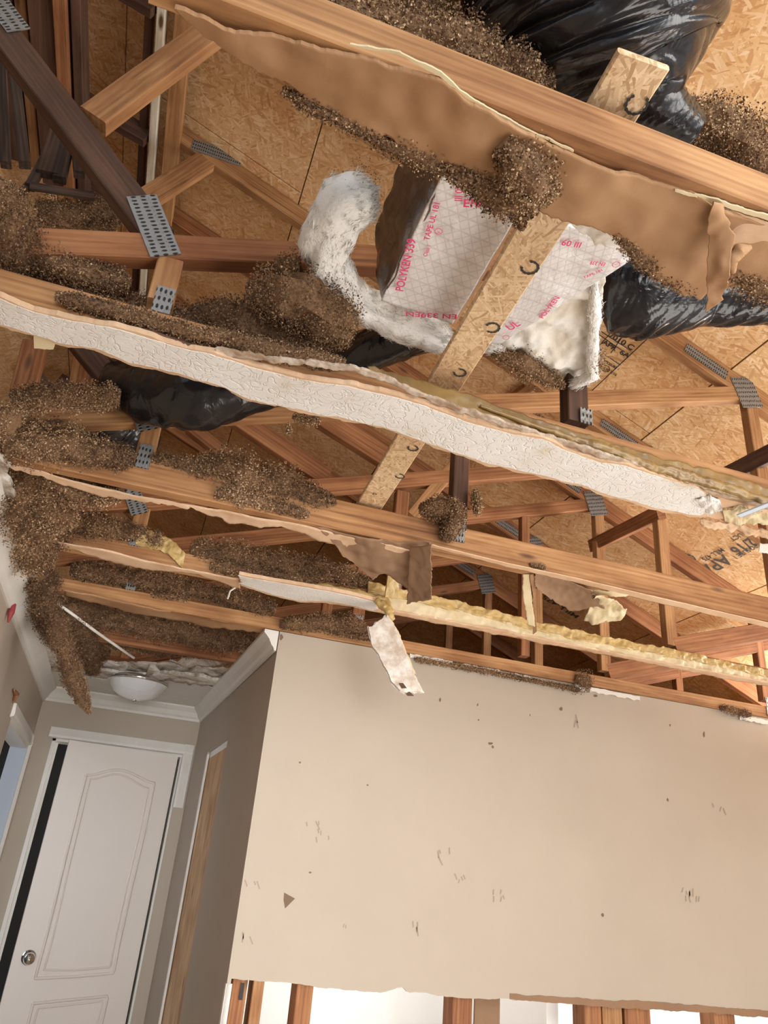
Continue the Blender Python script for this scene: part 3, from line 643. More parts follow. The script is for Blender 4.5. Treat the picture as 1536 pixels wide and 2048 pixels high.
tag(box('ceiling_rooms_beyond', (0.46, 2.99, EYE + 0.862), (4.3, 7.4, EYE + 0.870), M['gypsum']), kind=S)
tag(box('ceiling_left_rooms', (-2.65, -0.2, EYE + 0.90), (-0.60, 7.4, EYE + 0.91), M['gypsum']), kind=S)
tag(box('ceiling_dark_room', (-0.6, 4.76, EYE + 0.862), (0.46, 7.4, EYE + 0.870), M['gypsum']), kind=S)
dnrm = Vector((-RB, 0, -1)).normalized()
def stamp(txt, a, b_, mat=M['ink'], **k): text_on(txt, PD(*a), PD(*b_), dnrm, mat, rf, 'ink_stamp', lift=0.003, **k)
stamp('2010 C', (1216, 672), (1264, 700)); stamp('APR  6A', (1204, 686), (1256, 716))
stamp('EXPOSURE 1', (1203, 720), (1236, 740), hk=1.3); stamp('24 OC 7/16', (1198, 732), (1232, 752), hk=1.2)
for a, b_ in (((1175, 790), (1330, 645)), ((1190, 655), (1262, 702)), ((1196, 700), (1240, 730)), ((1236, 650), (1200, 690)), ((1262, 650), (1222, 706)), ((1196, 668), (1250, 705))):
    P_ = PD(*a, 0.050); Q_ = PD(*b_, 0.050); tube('ink_line', [P_, Q_], 0.0016, M['ink'], rf, n=4, m=5)
ring_on(PD(1212, 736), 0.017, 0.003, dnrm, M['ink'], rf, 'ink_stamp', lift=0.004)
stamp('2010 C APR 6A', (1060, 822), (1120, 860), M['ink_grey'])
stamp('APA', (1446, 1108), (1394, 1138), M['ink_grey'], hk=0.9); stamp('MILL 475', (1443, 1095), (1402, 1116), M['ink_grey'], hk=1.0)
stamp('32/16', (1512, 1066), (1458, 1098), M['ink_grey']); stamp('EXPOSURE 1', (1522, 1080), (1466, 1112), M['ink_grey']); stamp('STRUCT', (1500, 1056), (1458, 1076), M['ink_grey'])
ring_on(PD(1378, 1116), 0.03, 0.008, dnrm, M['ink_grey'], rf, 'ink_stamp', lift=0.004)
stamp('APA 32/16', (1136, 1214), (1070, 1170), M['ink_grey']); stamp('MILL 475', (1160, 1232), (1090, 1190), M['ink_grey'])

# ------------------------------------------------------------------ ROOF TRUSSES
YN = {1: 0.558, 2: 1.205, 3: 1.845, 4: 2.405, 5: 2.862, 6: 3.47, 7: 4.10, 8: 4.72}
CAM_LAB = {1: 'nearest ceiling joist truss at the top right with brown paper under it',
           2: 'roof truss carrying the long white textured ceiling strip',
           3: 'roof truss behind the white strip, torn brown paper flaps hanging from its chord',
           4: 'roof truss smeared with yellow foam glue along its bottom chord',
           5: 'roof truss resting right on top of the beige wall',
           6: 'roof truss over the hallway, first one behind the beige wall',
           7: 'roof truss over the hallway just in front of the dome light',
           8: 'roof truss over the doorway in shadow', 9: 'farthest roof truss in the dark attic'}
trusses = {}
def gusset(par, cx, cz, Y, w_, h_, ang, label=None):
    """toothed steel plate lying flat on the truss face"""
    me_v = []; k = 10
    for i in range(k + 1):
        for j in range(5): me_v.append(((i / k - .5) * w_, (j / 4 - .5) * h_, 0.0012 * noise.noise(Vector((i * .8, j * .8, Y)))))
    o_ = len(me_v); me_v += [(x, y, z + 0.0022) for x, y, z in me_v]
    fs = []
    for i in range(k):
        for j in range(4): a = i * 5 + j; fs += [(a, a + 1, a + 6, a + 5), (o_ + a, o_ + a + 5, o_ + a + 6, o_ + a + 1)]
    for i in range(k): fs += [(i * 5, i * 5 + 5, o_ + i * 5 + 5, o_ + i * 5), (i * 5 + 4, o_ + i * 5 + 4, o_ + i * 5 + 9, i * 5 + 9)]
    for j in range(4): fs += [(j, o_ + j, o_ + j + 1, j + 1), (k * 5 + j, k * 5 + j + 1, o_ + k * 5 + j + 1, o_ + k * 5 + j)]
    # two rows of little teeth standing off the plate
    for i in range(int(w_ / 0.011)):
        for j in range(int(h_ / 0.016)):
            x = -w_ / 2 + 0.008 + i * 0.011; y = -h_ / 2 + 0.009 + j * 0.016; b0 = len(me_v)
            me_v += [(x, y, 0.002), (x + 0.002, y, 0.002), (x + 0.001, y + 0.0012, 0.0055)]; fs += [(b0, b0 + 1, b0 + 2)]
    me = mesh('gusset_plate', me_v, fs); ca, sa = math.cos(ang), math.sin(ang)
    mw = Matrix(((ca, -sa, 0, cx), (0, 0, -1, Y - 0.0015), (sa, ca, 0, cz + EYE), (0, 0, 0, 1)))
    return link('gusset_plate', me, M['steel'], par, mw)

def mem(par, nm, a, b_, yc, mat, w_=0.064, t=0.038): return lumber(nm, W(a[0], yc, a[1]), W(b_[0], yc, b_[1]), mat, par, w_=w_, t=t)
for k, y0 in YN.items():
    T = thing('roof_truss', (0.5, y0, EYE + 0.9), CAM_LAB[k], 'roof truss', 'roof trusses')
    trusses[k] = T; yc = y0 + 0.019
    cm = {1: 'pine', 2: 'pine', 3: 'pine', 4: 'pine', 5: 'pine'}.get(k, 'pine_red')
    cw = {1: 0.072, 2: 0.058, 4: 0.062, 5: 0.052}.get(k, 0.089)
    x0 = {1: -0.16, 2: -0.53, 3: -0.47, 4: -0.33, 5: -0.42, 6: -0.42, 7: -0.42}.get(k, -0.45)
    mem(T, 'bottom_chord', (x0, 0.87 + cw / 2), (4.1, 0.87 + cw / 2), yc, M[cm], w_=cw)
    xr0 = -0.40
    if k not in (1,):
        mem(T, 'top_chord', (xr0, RA - RB * xr0), (4.2, RA - RB * 4.2), yc, M['pine' if k in (3, 4) else 'pine_red'], w_=0.089)
        mem(T, 'top_chord', (-0.98, 2.88), (-0.47, 2.72), yc, M['pine_dark'], w_=0.089)
    if k >= 2:
        mem(T, 'web', (-0.50, 0.965), (1.88, 1.775), yc, M['pine' if k in (3,) else 'pine_red'], w_=0.06)
        mem(T, 'web', (1.93, 0.95), (3.0, 1.29), yc, M['pine_red'], w_=0.07)
        mem(T, 'web', (1.92, 0.95), (1.92, 1.75), yc, M['pine'], w_=0.05)
        mem(T, 'web', (2.79, 0.95), (2.79, 1.38), yc, M['pine_red'], w_=0.045)
        gusset(T, 1.90, 1.78, y0, 0.10, 0.13, 0.3); gusset(T, 1.73, 1.87, y0, 0.19, 0.045, -0.41)
        gusset(T, 2.80, 0.92, y0, 0.05, 0.09, 0)
        mem(T, 'web', (-0.126, 0.955), (-0.128, 1.06), yc, M['pine'], w_=0.048)
    if k in (3, 4, 5, 6):
        mem(T, 'web', (0.765, 0.95), (0.765, 1.345), yc, M['pine_dark' if k == 3 else 'pine_red'], w_=0.05)
        gusset(T, 0.765, 0.95, y0, 0.035, 0.08, 0)
    if k in (4, 5, 6):
        mem(T, 'web', (1.52, 0.95), (1.52, 1.62), yc, M['pine_red'], w_=0.04) if k == 5 else None
    if k in (3, 4, 5):
        mem(T, 'web', (-0.17, 1.08), (-0.60, 1.48), yc, M['pine_dark'], w_=0.06)
        gusset(T, -0.165, 1.09, y0, 0.13, 0.055, -1.05)
        gusset(T, -0.126, 0.955, y0, 0.035, 0.07, 0)
# dark, stained webs of the truss that carries the white strip
T = trusses[2]; Y2 = 1.205
mem(T, 'web', (-0.16, 1.11), (-0.78, 1.74), Y2 + 0.019, M['pine_dark'], w_=0.065)
a_ = PY(185, 228, Y2); b2 = PY(440, 45, Y2); lumber('web', (a_.x, Y2 + .019, a_.z), (b2.x + 0.02, Y2 + .019, b2.z + 0.055), M['pine'], T, w_=0.062)
gusset(T, -0.175, 1.125, Y2, 0.15, 0.06, -1.05); gusset(T, -0.12, 0.955, Y2, 0.034, 0.06, 0)
p = PY(22, 42, Y2); gusset(T, p.x - 0.02, p.z - EYE + 0.02, Y2, 0.12, 0.05, -0.8)
lumber('web', W(0.775, Y2 + .03, 0.95), W(0.775, Y2 + .03, 1.36), M['pine_dark'], T, w_=0.052, t=0.038); gusset(T, 0.79, 0.965, Y2 + 0.008, 0.03, 0.04, 0)
# the web that rises to the long oval plate
T4 = trusses[4]; Y4 = YN[4]
lumber('web', PY(822, 1035, Y4 + .02), PY(935, 900, Y4 + .02), M['pine'], T4, w_=0.05)
lumber('web', PD(1020, 800, .03), PD(1112, 735, .03), M['pine'], T4, w_=0.05, t=0.04)
a_ = PY(282, 400, Y4); b2 = PY(430, 305, Y4); lumber('web', (a_.x - 0.03, Y4 + .019, a_.z - 0.05), (b2.x, Y4 + .019, b2.z), M['pine'], T4, w_=0.09)
p = PY(434, 306, Y4); gusset(T4, p.x, p.z - EYE, Y4, 0.21, 0.065, -0.02)
p = PY(350, 228, Y4); gusset(T4, p.x, p.z - EYE, Y4, 0.035, 0.07, 0)
# big joist plates on deeper members of the left bay
for (ax_, ay, bx, by, Y, mt, ww) in ((470, 835, 652, 958, 2.45, 'pine_red', 0.075), (640, 835, 790, 930, 2.45, 'pine_red', 0.085), (380, 855, 455, 915, 2.6, 'pine_red', 0.05), (200, 1010, 255, 1055, 2.45, 'pine', 0.05), (215, 1125, 260, 1170, 2.9, 'pine_red', 0.05)):
    lumber('web', PY(ax_, ay, Y), PY(bx, by, Y), M[mt], T4, w_=ww)

# ------------------------------------------------------------------ beams running the length of the attic
rb = thing('ridge_beam', W(-0.43, 2.5, 2.72), 'long pale whitewashed ridge board running away overhead, dark board beside it', 'ridge board')
lumber('board', W(-0.452, 0.9, 2.735), W(-0.452, 5.4, 2.735), M['pine_white'], rb, w_=0.07, t=0.03, side=(1, 0, 0))
lumber('board', W(-0.375, 0.9, 2.74), W(-0.375, 5.4, 2.74), M['pine'], rb, w_=0.055, t=0.065, side=(1, 0, 0))
lumber('board', W(-0.50, 0.9, 2.77), W(-0.50, 5.4, 2.77), M['pine_dark'], rb, w_=0.05, t=0.03, side=(1, 0, 0))
gb = thing('marriage_beam', W(-0.85, 2.0, 2.8), 'thick stack of dark reddish planks overhead at the top left, ends broken and blackened', 'beam')
for x, mt, z, t_, y1 in ((-0.735, 'pine_dark', 2.72, 0.035, 2.86), (-0.785, 'pine_red', 2.70, 0.045, 2.88), (-0.855, 'pine_dark', 2.72, 0.09, 2.80), (-0.93, 'pine', 2.74, 0.04, 2.75), (-1.01, 'pine_dark', 2.70, 0.10, 2.7), (-1.10, 'pine_red', 2.74, 0.05, 2.6)):
    lumber('plank', W(x, 0.7, z), W(x, y1, z), M[mt], gb, w_=0.10, t=t_, side=(1, 0, 0))
lb = thing('lateral_brace', W(1.9, 2.4, 1.5), 'reddish two-by-four brace running between trusses at the right below the roof sheathing', 'brace')
lumber('brace_board', PX(1185, 1092, 1.92), PX(1322, 1024, 1.90), M['pine_red'], lb, w_=0.06, t=0.04, side=(1, 0, 0.3))
lumber('brace_board', PX(1440, 958, 1.90), PX(1560, 898, 1.90), M['pine_dark'], lb, w_=0.06, t=0.04, side=(1, 0, 0.3))
# burnt, split timbers at the far left
cs = thing('broken_post', PY(110, 300, 1.5), 'short blackened split timber hanging at the top left under the dark planks', 'timber')
for a, b_, w_ in (((125, 255), (95, 350), 0.05), ((150, 270), (158, 350), 0.025), ((120, 260), (60, 375), 0.02), ((95, 330), (40, 390), 0.014), ((140, 262), (118, 360), 0.03)):
    lumber('splinter', PY(*a, 1.5), PY(*b_, 1.45), M['pine_char'], cs, w_=w_, t=0.02)
cs = lumber('broken_lath', PY(60, 372, 1.4), PY(188, 392, 1.4), M['pine_char'], None, w_=0.02, t=0.012)
tag(cs, 'thin charred lath sticking out sideways beneath the blackened post', 'lath')
for i, (a, b_, Y) in enumerate((((18, 60), (50, 330), 1.7), ((2, 120), (12, 330), 1.9))):
    o = lumber('upright_post', PY(*a, Y), PY(*b_, Y), M['pine_char'], None, w_=0.03, t=0.03)
    tag(o, ['slim black upright post left of the blackened split timber', 'black upright post at the very left edge of the view'][i], 'post')
# debris in the far-left bay below the white strip
for i, (a, b_, Y, mt, w_) in enumerate((((70, 690), (45, 790), 1.9, 'pine_red', 0.06), ((160, 700), (150, 775), 2.0, 'pine', 0.03), ((180, 700), (165, 780), 2.0, 'pine_red', 0.04))):
    o = lumber('blocking', PY(*a, Y), PY(*b_, Y), M[mt], None, w_=w_, t=0.04)
    tag(o, ['wide dark red block under the left end of the white strip', 'slim tan block under the left part of the white strip', 'reddish block right beside the slim tan one under the white strip'][i], 'wood block')

# ------------------------------------------------------------------ OSB strap board, foil duct boards
sb_ = thing('strand_board_strip', W(0.46, 1.15, 0.975), 'long pale strand board strip laid across the joists beneath the foil boards', 'board')
lumber('strip_board', W(0.432, 0.50, 0.975), W(0.500, 1.93, 0.975), M['osb_pale'], sb_, w_=0.074, t=0.012, side=(0, 0, 1), seg=6)
for px, py, rr, a0 in ((1273, 208, 0.014, 0), (1060, 535, 0.014, 1), (985, 655, 0.013, 2), (920, 745, 0.012, 1), (826, 896, 0.012, 0.5), (800, 952, 0.011, 1)):
    ring_on(PZ(px, py, 0.968), rr, 0.004, (0, 0, -1), M['ink'], sb_, a0=a0, a1=a0 + 5.0)
text_on('D', PZ(744, 988, 0.968), PZ(752, 990, 0.968), (0, 0, -1), M['ink'], sb_, 'stamp_mark')

ZF = 1.04
f1 = thing('foil_duct_board', PZ(900, 500, ZF), 'silver foil faced duct board with magenta printing, left of the strand board strip', 'duct board')
ribbon('foil_face', [PZ(892, 335, ZF), PZ(1050, 405, ZF)], [PZ(762, 600, ZF), PZ(905, 650, ZF)], M['foil'], f1, n=50, m=50, thick=0.002, rag=(0, 0), warp=0.004, ws=12)
ribbon('board_core', [PZ(892, 335, ZF + .004), PZ(1055, 405, ZF + .004)], [PZ(765, 598, ZF + .004), PZ(912, 648, ZF + .004)], M['kraft_pale'], f1, n=20, m=20, thick=0.028)
ribbon('foil_side', [PZ(892, 335, ZF), PZ(762, 600, ZF)], [PZ(892, 335, ZF) + Vector((-0.03, 0, 0.17)), PZ(762, 600, ZF) + Vector((-0.03, 0, 0.19))], M['foil_side'], f1, n=30, m=30, thick=0.003, warp=0.012, ws=9)
dz = (0, 0, -1)
def ft(par, txt, a, b_, hk=1.0): text_on(txt, PZ(*a, ZF - 0.004), PZ(*b_, ZF - 0.004), dz, M['pink'], par, 'printed_text', lift=0.002, hk=hk)
ft(f1, 'EN 339', (925, 412), (1010, 416)); ft(f1, 'POLYKEN 339', (806, 582), (832, 478)); ft(f1, '60 III', (912, 368), (909, 400), 1.1)
ft(f1, 'EN 339EN', (915, 628), (812, 622), 0.8); ft(f1, 'TAPE UL 181', (858, 480), (880, 405), 0.9); ft(f1, 'Class 1', (853, 512), (862, 490))
ft(f1, 'UL', (872, 466), (882, 464), 0.8); ring_on(PZ(877, 462, ZF - 0.005), 0.0065, 0.0012, dz, M['pink'], f1, 'printed_ring')
f2 = thing('foil_duct_board', PZ(1120, 560, ZF), 'tapering silver foil faced duct board between the strand board strip and the black duct', 'duct board')
ribbon('foil_face', [PZ(1130, 442, ZF), PZ(1285, 505, ZF)], [PZ(965, 690, ZF), PZ(1000, 688, ZF)], M['foil'], f2, n=50, m=50, thick=0.002, warp=0.004, ws=12)
ft(f2, 'III 09', (1165, 484), (1126, 478)); ft(f2, 'EN 339', (1212, 524), (1182, 520), 1.4); ft(f2, 'POLYKEN', (1086, 636), (1120, 594)); ft(f2, 'UL', (1020, 660), (1042, 648), 1.1)
ft(f2, 'TAPE 181', (1168, 556), (1205, 540), 0.9)
for px, py in ((1232, 528), (1012, 674)): ring_on(PZ(px, py, ZF - 0.005), 0.0065, 0.0012, dz, M['pink'], f2, 'printed_ring')

# glass fibre
g1 = loose('fibreglass_roll', [[(PZ(742, 388, 1.16), .045), (PZ(690, 405, 1.12), .052), (PZ(655, 460, 1.10), .050), (PZ(655, 530, 1.09), .046), (PZ(690, 590, 1.08), .042), (PZ(760, 632, 1.07), .038), (PZ(840, 664, 1.07), .038), (PZ(900, 680, 1.07), .032)]], M['fibre'], dens=0.8, size=(0.0022, 0.0050), coreamp=0.34, lift=0.08, fibres=True)
tag(g1, 'curved roll of fluffy white fibreglass wrapping the left side of the foil board', 'fibreglass')
loose('clinging_crumbs', [[(PZ(760, 372, 1.17), .030), (PZ(715, 378, 1.15), .040), (PZ(680, 395, 1.14), .034)]], M['cellulose'], g1, dens=0.10, size=(0.003, 0.006), lift=1.0)
g2 = ribbon('fibreglass_batt', [PZ(1160, 440, 1.06), PZ(1205, 560, 1.06), PZ(1192, 700, 1.06), PZ(1190, 758, 1.06)], [PZ(958, 700, 1.06), PZ(1020, 705, 1.06), PZ(1080, 742, 1.06), PZ(1140, 782, 1.06)], M['gypsum'], None, n=90, m=40, thick=0.028, rag=(0.012, 0.02), rs=30, warp=0.02, ws=14)
g2.data.materials[0] = simple('white_fibre_mat', (0.80, 0.79, 0.75), 0.95, (0.70, 0.63, 0.52), 16, 0.8, 0.8, 90)
tag(g2, 'triangular piece of white fibreglass batt hanging right of the foil, dirty lower edge', 'fibreglass')
loose('fibre_fuzz', [[(PZ(1190, 560, 1.05), .012), (PZ(1188, 660, 1.05), .012), (PZ(1185, 750, 1.04), .014), (PZ(1140, 775, 1.04), .014)], [(PZ(970, 697, 1.05), .016), (PZ(1010, 700, 1.05), .016)]], M['fibre'], g2, dens=0.35, size=(0.002, 0.005), lift=0.4, fibres=True)
loose('clinging_crumbs', [[(PZ(985, 705, 1.04), .012), (PZ(1045, 724, 1.04), .028), (PZ(1090, 750, 1.04), .020), (PZ(1130, 775, 1.04), .006)]], M['cellulose'], g2, dens=0.8, size=(0.003, 0.007), lift=0.9)
loose('clinging_crumbs', [[(PZ(1196, 700, 1.045), .014), (PZ(1192, 745, 1.045), .01)]], M['cellulose'], g2, dens=0.8, size=(0.003, 0.007), lift=0.9)
g3 = ribbon('fibreglass_scrap', [PZ(1140, 415, .96), PZ(1200, 445, .96), PZ(1270, 478, .96)], [PZ(1145, 450, .97), PZ(1200, 482, .97), PZ(1280, 512, .97)], g2.data.materials[0], None, n=50, m=14, thick=0.02, rag=(0.012, 0.014), rs=40, warp=0.01, ws=20)
tag(g3, 'small torn white fibreglass scrap between the brown paper and the tapering foil board', 'fibreglass')

# black plastic flex ducts
def wr1(s, a, p): return 0.075 * (abs(noise.noise(Vector((s * 14 + a * 1.3, a * 0.8, 3)))) * 2 - 0.5) + 0.035 * noise.noise(Vector((s * 42 + a * 2.2, a * 1.4, 7)))
o = tube('flex_duct', [PZ(1130, -220, 1.30), PZ(1190, -60, 1.22), PZ(1232, 60, 1.16), PZ(1262, 150, 1.12), PZ(1290, 215, 1.08), PZ(1300, 240, 1.06)], [0.185, 0.19, 0.178, 0.13, 0.06, 0.02], M['plastic'], n=160, m=140, wr=wr1)
tag(o, 'huge bulging duct in glossy black plastic at the top right', 'duct')
o = tube('flex_duct', [PZ(1196, 590, 1.14), PZ(1215, 588, 1.14), PZ(1280, 585, 1.14), PZ(1340, 590, 1.14), PZ(1420, 598, 1.14), PZ(1536, 606, 1.13), PZ(1700, 625, 1.13)], [0.03, 0.080, 0.094, 0.080, 0.056, 0.044, 0.045], M['plastic'], n=150, m=80, wr=wr1)
tag(o, 'gathered black plastic duct leaving the right edge of the view behind the torn flap', 'duct')
o = tube('flex_duct', [PZ(215, 760, 1.12), PZ(290, 782, 1.10), PZ(400, 786, 1.08), PZ(520, 768, 1.12), PZ(640, 738, 1.14), PZ(740, 700, 1.12), PZ(850, 662, 1.10)], [0.05, 0.085, 0.095, 0.07, 0.05, 0.05, 0.045], M['plastic'], n=120, m=50, wr=wr1)
tag(o, 'dark black plastic duct lying behind the left half of the white strip', 'duct')
o = tube('flex_duct', [PZ(180, 800, 1.3), PZ(230, 850, 1.3), PZ(300, 890, 1.3)], [0.07, 0.10, 0.06], M['plastic'], n=60, m=40, wr=wr1)
tag(o, 'sagging black plastic duct half buried in insulation behind the small gusseted post', 'duct')
o = tube('flex_duct', [PZ(1380, 260, 1.1), PZ(1300, 205, 1.1), PZ(1180, 170, 1.1)], [0.03, 0.05, 0.05], M['plastic'], n=60, m=40, wr=wr1)
tag(o, 'black plastic sleeve end tucked beneath the huge duct behind the nearest joist', 'duct')

# ------------------------------------------------------------------ CEILING DRYWALL LEFTOVERS
zb = 0.868
# white textured strip
wtop = [(-60, 580), (0, 598), (65, 625), (150, 645), (215, 655), (280, 672), (350, 695), (425, 710), (500, 735), (600, 760), (700, 775), (768, 790), (843, 810), (933, 845), (1028, 870), (1088, 880), (1138, 905), (1198, 925), (1258, 935), (1333, 960), (1393, 975), (1418, 995)]
wbot = [(-60, 625), (0, 650), (65, 667), (112, 684), (200, 700), (260, 725), (350, 745), (450, 775), (500, 800), (600, 820), (700, 840), (768, 855), (818, 872), (868, 890), (968, 925), (1068, 947), (1168, 972), (1218, 990), (1318, 1017), (1380, 1030), (1405, 1031)]
st_ = thing('ceiling_strip', PZ(700, 800, zb), 'long strip of white textured ceiling drywall running the whole width below the second joist', 'drywall')
ribbon('textured_face', [PZ(x, y, zb - .0135) for x, y in wtop], [PZ(x, y, zb - .0135) for x, y in wbot], M['plaster'], st_, n=420, m=12, thick=0.0015, rag=(0.003, 0.004), rs=26, ends=0.02)
ribbon('gypsum_board', [PZ(x, y - 5, zb - .012) for x, y in wtop] + [PZ(1536, 1020, zb - .012), PZ(1620, 1050, zb - .012)], [PZ(x, y + 4, zb - .012) for x, y in wbot] + [PZ(1536, 1045, zb - .012), PZ(1620, 1080, zb - .012)], M['kraft_pale'], st_, n=420, m=10, thick=0.011, rag=(0.004, 0.008), rs=22)
mid = [(430, 703), (510, 716), (590, 726), (700, 737), (768, 758), (840, 792), (918, 820), (1000, 846), (1093, 877), (1218, 916), (1333, 956), (1420, 984), (1536, 1016)]
ribbon('torn_gypsum_and_slot_light', [PZ(x, y - 6, zb - .006) for x, y in mid], [PZ(x, y + 5, zb - .008) for x, y in mid], simple('torn_gypsum', (0.50, 0.42, 0.34), 0.9, (0.26, 0.16, 0.09), 24, 0.9, 0.8, 90), st_, n=320, m=6, thick=0.005, rag=(0.005, 0.006), rs=45, warp=0.003, ws=50)
ft_ = [(735, 736), (768, 742), (850, 765), (918, 785), (1030, 825), (1143, 862), (1220, 885), (1293, 908), (1380, 930), (1468, 953), (1560, 985)]
fb_ = [(738, 745), (768, 760), (850, 795), (918, 817), (1010, 846), (1093, 874), (1218, 914), (1333, 953), (1380, 968), (1440, 986), (1560, 1020)]
bead = [(960, 812), (1050, 845), (1130, 873), (1190, 893), (1240, 910), (1300, 932), (1370, 952), (1440, 972), (1500, 992), (1560, 1008)]
tube('foam_bead', [PY(x, y, 1.198) for x, y in bead], [0.003, 0.005, 0.008, 0.012, 0.010, 0.010, 0.013, 0.011, 0.010, 0.01], M['olive_foam'], st_, n=220, m=12, amp=0.5, ns=40)
ribbon('foam_smear', [PY(x, y, 1.2045) for x, y in ft_], [PY(x, y, 1.2045) for x, y in fb_], M['olive_foam'], st_, n=260, m=10, thick=-0.003, rag=(0.006, 0.004), rs=30, warp=0.003, ws=30)
ribbon('foam_smear', [PY(x, y, 1.2045) for x, y in ((195, 598), (300, 628), (330, 640))], [PY(x, y, 1.2045) for x, y in ((200, 606), (290, 636), (325, 648))], M['olive_foam'], st_, n=40, m=5, thick=-0.003, rag=(0.004, 0.004))
tube('torn_strip_edge', [PY(220, 648, 1.2), PY(300, 665, 1.2), PY(400, 700, 1.2), PY(430, 707, 1.2)], [0.003, 0.006, 0.006, 0.003], M['pine_dark'], st_, n=60, m=8, amp=0.4, ns=30)
ribbon('hanging_tab', [PZ(67, 667, zb - .01), PZ(112, 684, zb - .01)], [PZ(68, 697, zb - .01), PZ(106, 701, zb - .01)], M['cream_foam'], st_, n=16, m=8, thick=0.004, rag=(0, .006))
# ragged end of the strip at the right
for pts_a, pts_b, mt, th in ((((1392, 1000), (1420, 990), (1440, 1000)), ((1415, 1030), (1432, 1026), (1445, 1020)), 'plaster', .002),
                             (((1400, 1040), (1460, 1048), (1536, 1062)), ((1402, 1052), (1460, 1062), (1536, 1078)), 'kraft_pale', .004),
                             (((1445, 1020), (1480, 1012), (1536, 1030)), ((1450, 1044), (1490, 1050), (1536, 1050)), 'cream_foam', .008)):
    ribbon('torn_paper', [PZ(x, y, zb - .016) for x, y in pts_a], [PZ(x, y, zb - .02) for x, y in pts_b], M[mt], st_, n=60, m=10, thick=th, rag=(0.006, 0.008), rs=50, warp=0.01, ws=30)
o = lumber('metal_strip', PZ(1478, 1032, zb - .03), PZ(1560, 1000, zb - .03), M['blue_strip'], None, w_=0.018, t=0.002, side=(0, 0, 1)); tag(o, 'pale blue metal strip poking out at the ragged right end of the white strip', 'metal strip')

# brown paper under the nearest joist
pt = [(352, 5), (470, 45), (560, 70), (700, 105), (883, 158), (960, 205), (1148, 308), (1277, 350), (1400, 392), (1536, 450), (1600, 480)]
pb = [(375, 25), (440, 75), (540, 140), (620, 205), (720, 255), (800, 290), (880, 322), (940, 350), (1010, 385), (1100, 420), (1150, 435), (1200, 455), (1270, 490), (1300, 540), (1400, 588), (1430, 560), (1536, 590), (1600, 610)]
kp = thing('ceiling_paper', PZ(900, 260, zb), 'wide sheet of torn brown drywall paper under the nearest joist at the top', 'drywall paper')
ribbon('paper_sheet', [PZ(x, y, zb) for x, y in pt], [PZ(x, y, zb + 0.004) for x, y in pb], M['kraft'], kp, n=360, m=30, thick=-0.006, rag=(0.004, 0.012), rs=30, warp=0.012, ws=7)
ribbon('joint_glue_line', [PZ(x, y, zb - .003) for x, y in ((700, 88), (800, 105), (883, 145), (920, 180), (960, 208), (1060, 262), (1148, 302))], [PZ(x, y, zb - .003) for x, y in ((700, 91), (800, 111), (880, 154), (916, 189), (957, 214), (1058, 266), (1147, 304))], M['cream_foam'], kp, n=120, m=4, thick=0.003, rag=(.0012, .0012), rs=60)
ribbon('joint_glue_line', [PZ(x, y, zb - .003) for x, y in ((1350, 380), (1430, 398), (1480, 415), (1540, 432))], [PZ(x, y, zb - .003) for x, y in ((1350, 384), (1420, 404), (1476, 424), (1536, 440))], M['cream_foam'], kp, n=60, m=4, thick=0.003, rag=(.002, .002), rs=60)
ribbon('pale_paper_patch', [PZ(1432, 412, zb - .002), PZ(1480, 425, zb - .002), PZ(1560, 455, zb - .002)], [PZ(1470, 500, zb - .002), PZ(1500, 528, zb - .002), PZ(1560, 560, zb - .002)], M['kraft_pale'], kp, n=60, m=20, thick=0.002, rag=(.003, .008), rs=40)
ribbon('glue_smear', [PZ(1150, 345, zb - .003), PZ(1200, 338, zb - .003), PZ(1235, 360, zb - .003)], [PZ(1160, 400, zb - .003), PZ(1200, 415, zb - .003), PZ(1230, 400, zb - .003)], simple('grey_glue_smear', (0.36, 0.25, 0.17), 0.5, (0.36, 0.20, 0.10), 14, 0.9), kp, n=40, m=16, thick=0.001, rag=(.015, .015), rs=20)
ribbon('torn_flap', [PZ(1420, 400, zb - .004), PZ(1418, 470, zb - .02), PZ(1412, 540, zb - .05), PZ(1413, 622, zb - .07)], [PZ(1435, 418, zb - .004), PZ(1475, 470, zb - .03), PZ(1462, 545, zb - .06), PZ(1444, 605, zb - .07)], M['kraft'], kp, n=60, m=24, thick=0.0025, rag=(0.004, 0.008), rs=40, warp=0.012, ws=14)
tube('curled_flap_edge', [PZ(1502, 494, zb - .03), PZ(1478, 503, zb - .035), PZ(1464, 520, zb - .045), PZ(1466, 545, zb - .05)], [0.003, 0.010, 0.010, 0.004], M['kraft'], kp, n=40, m=12, amp=0.3, ns=40)

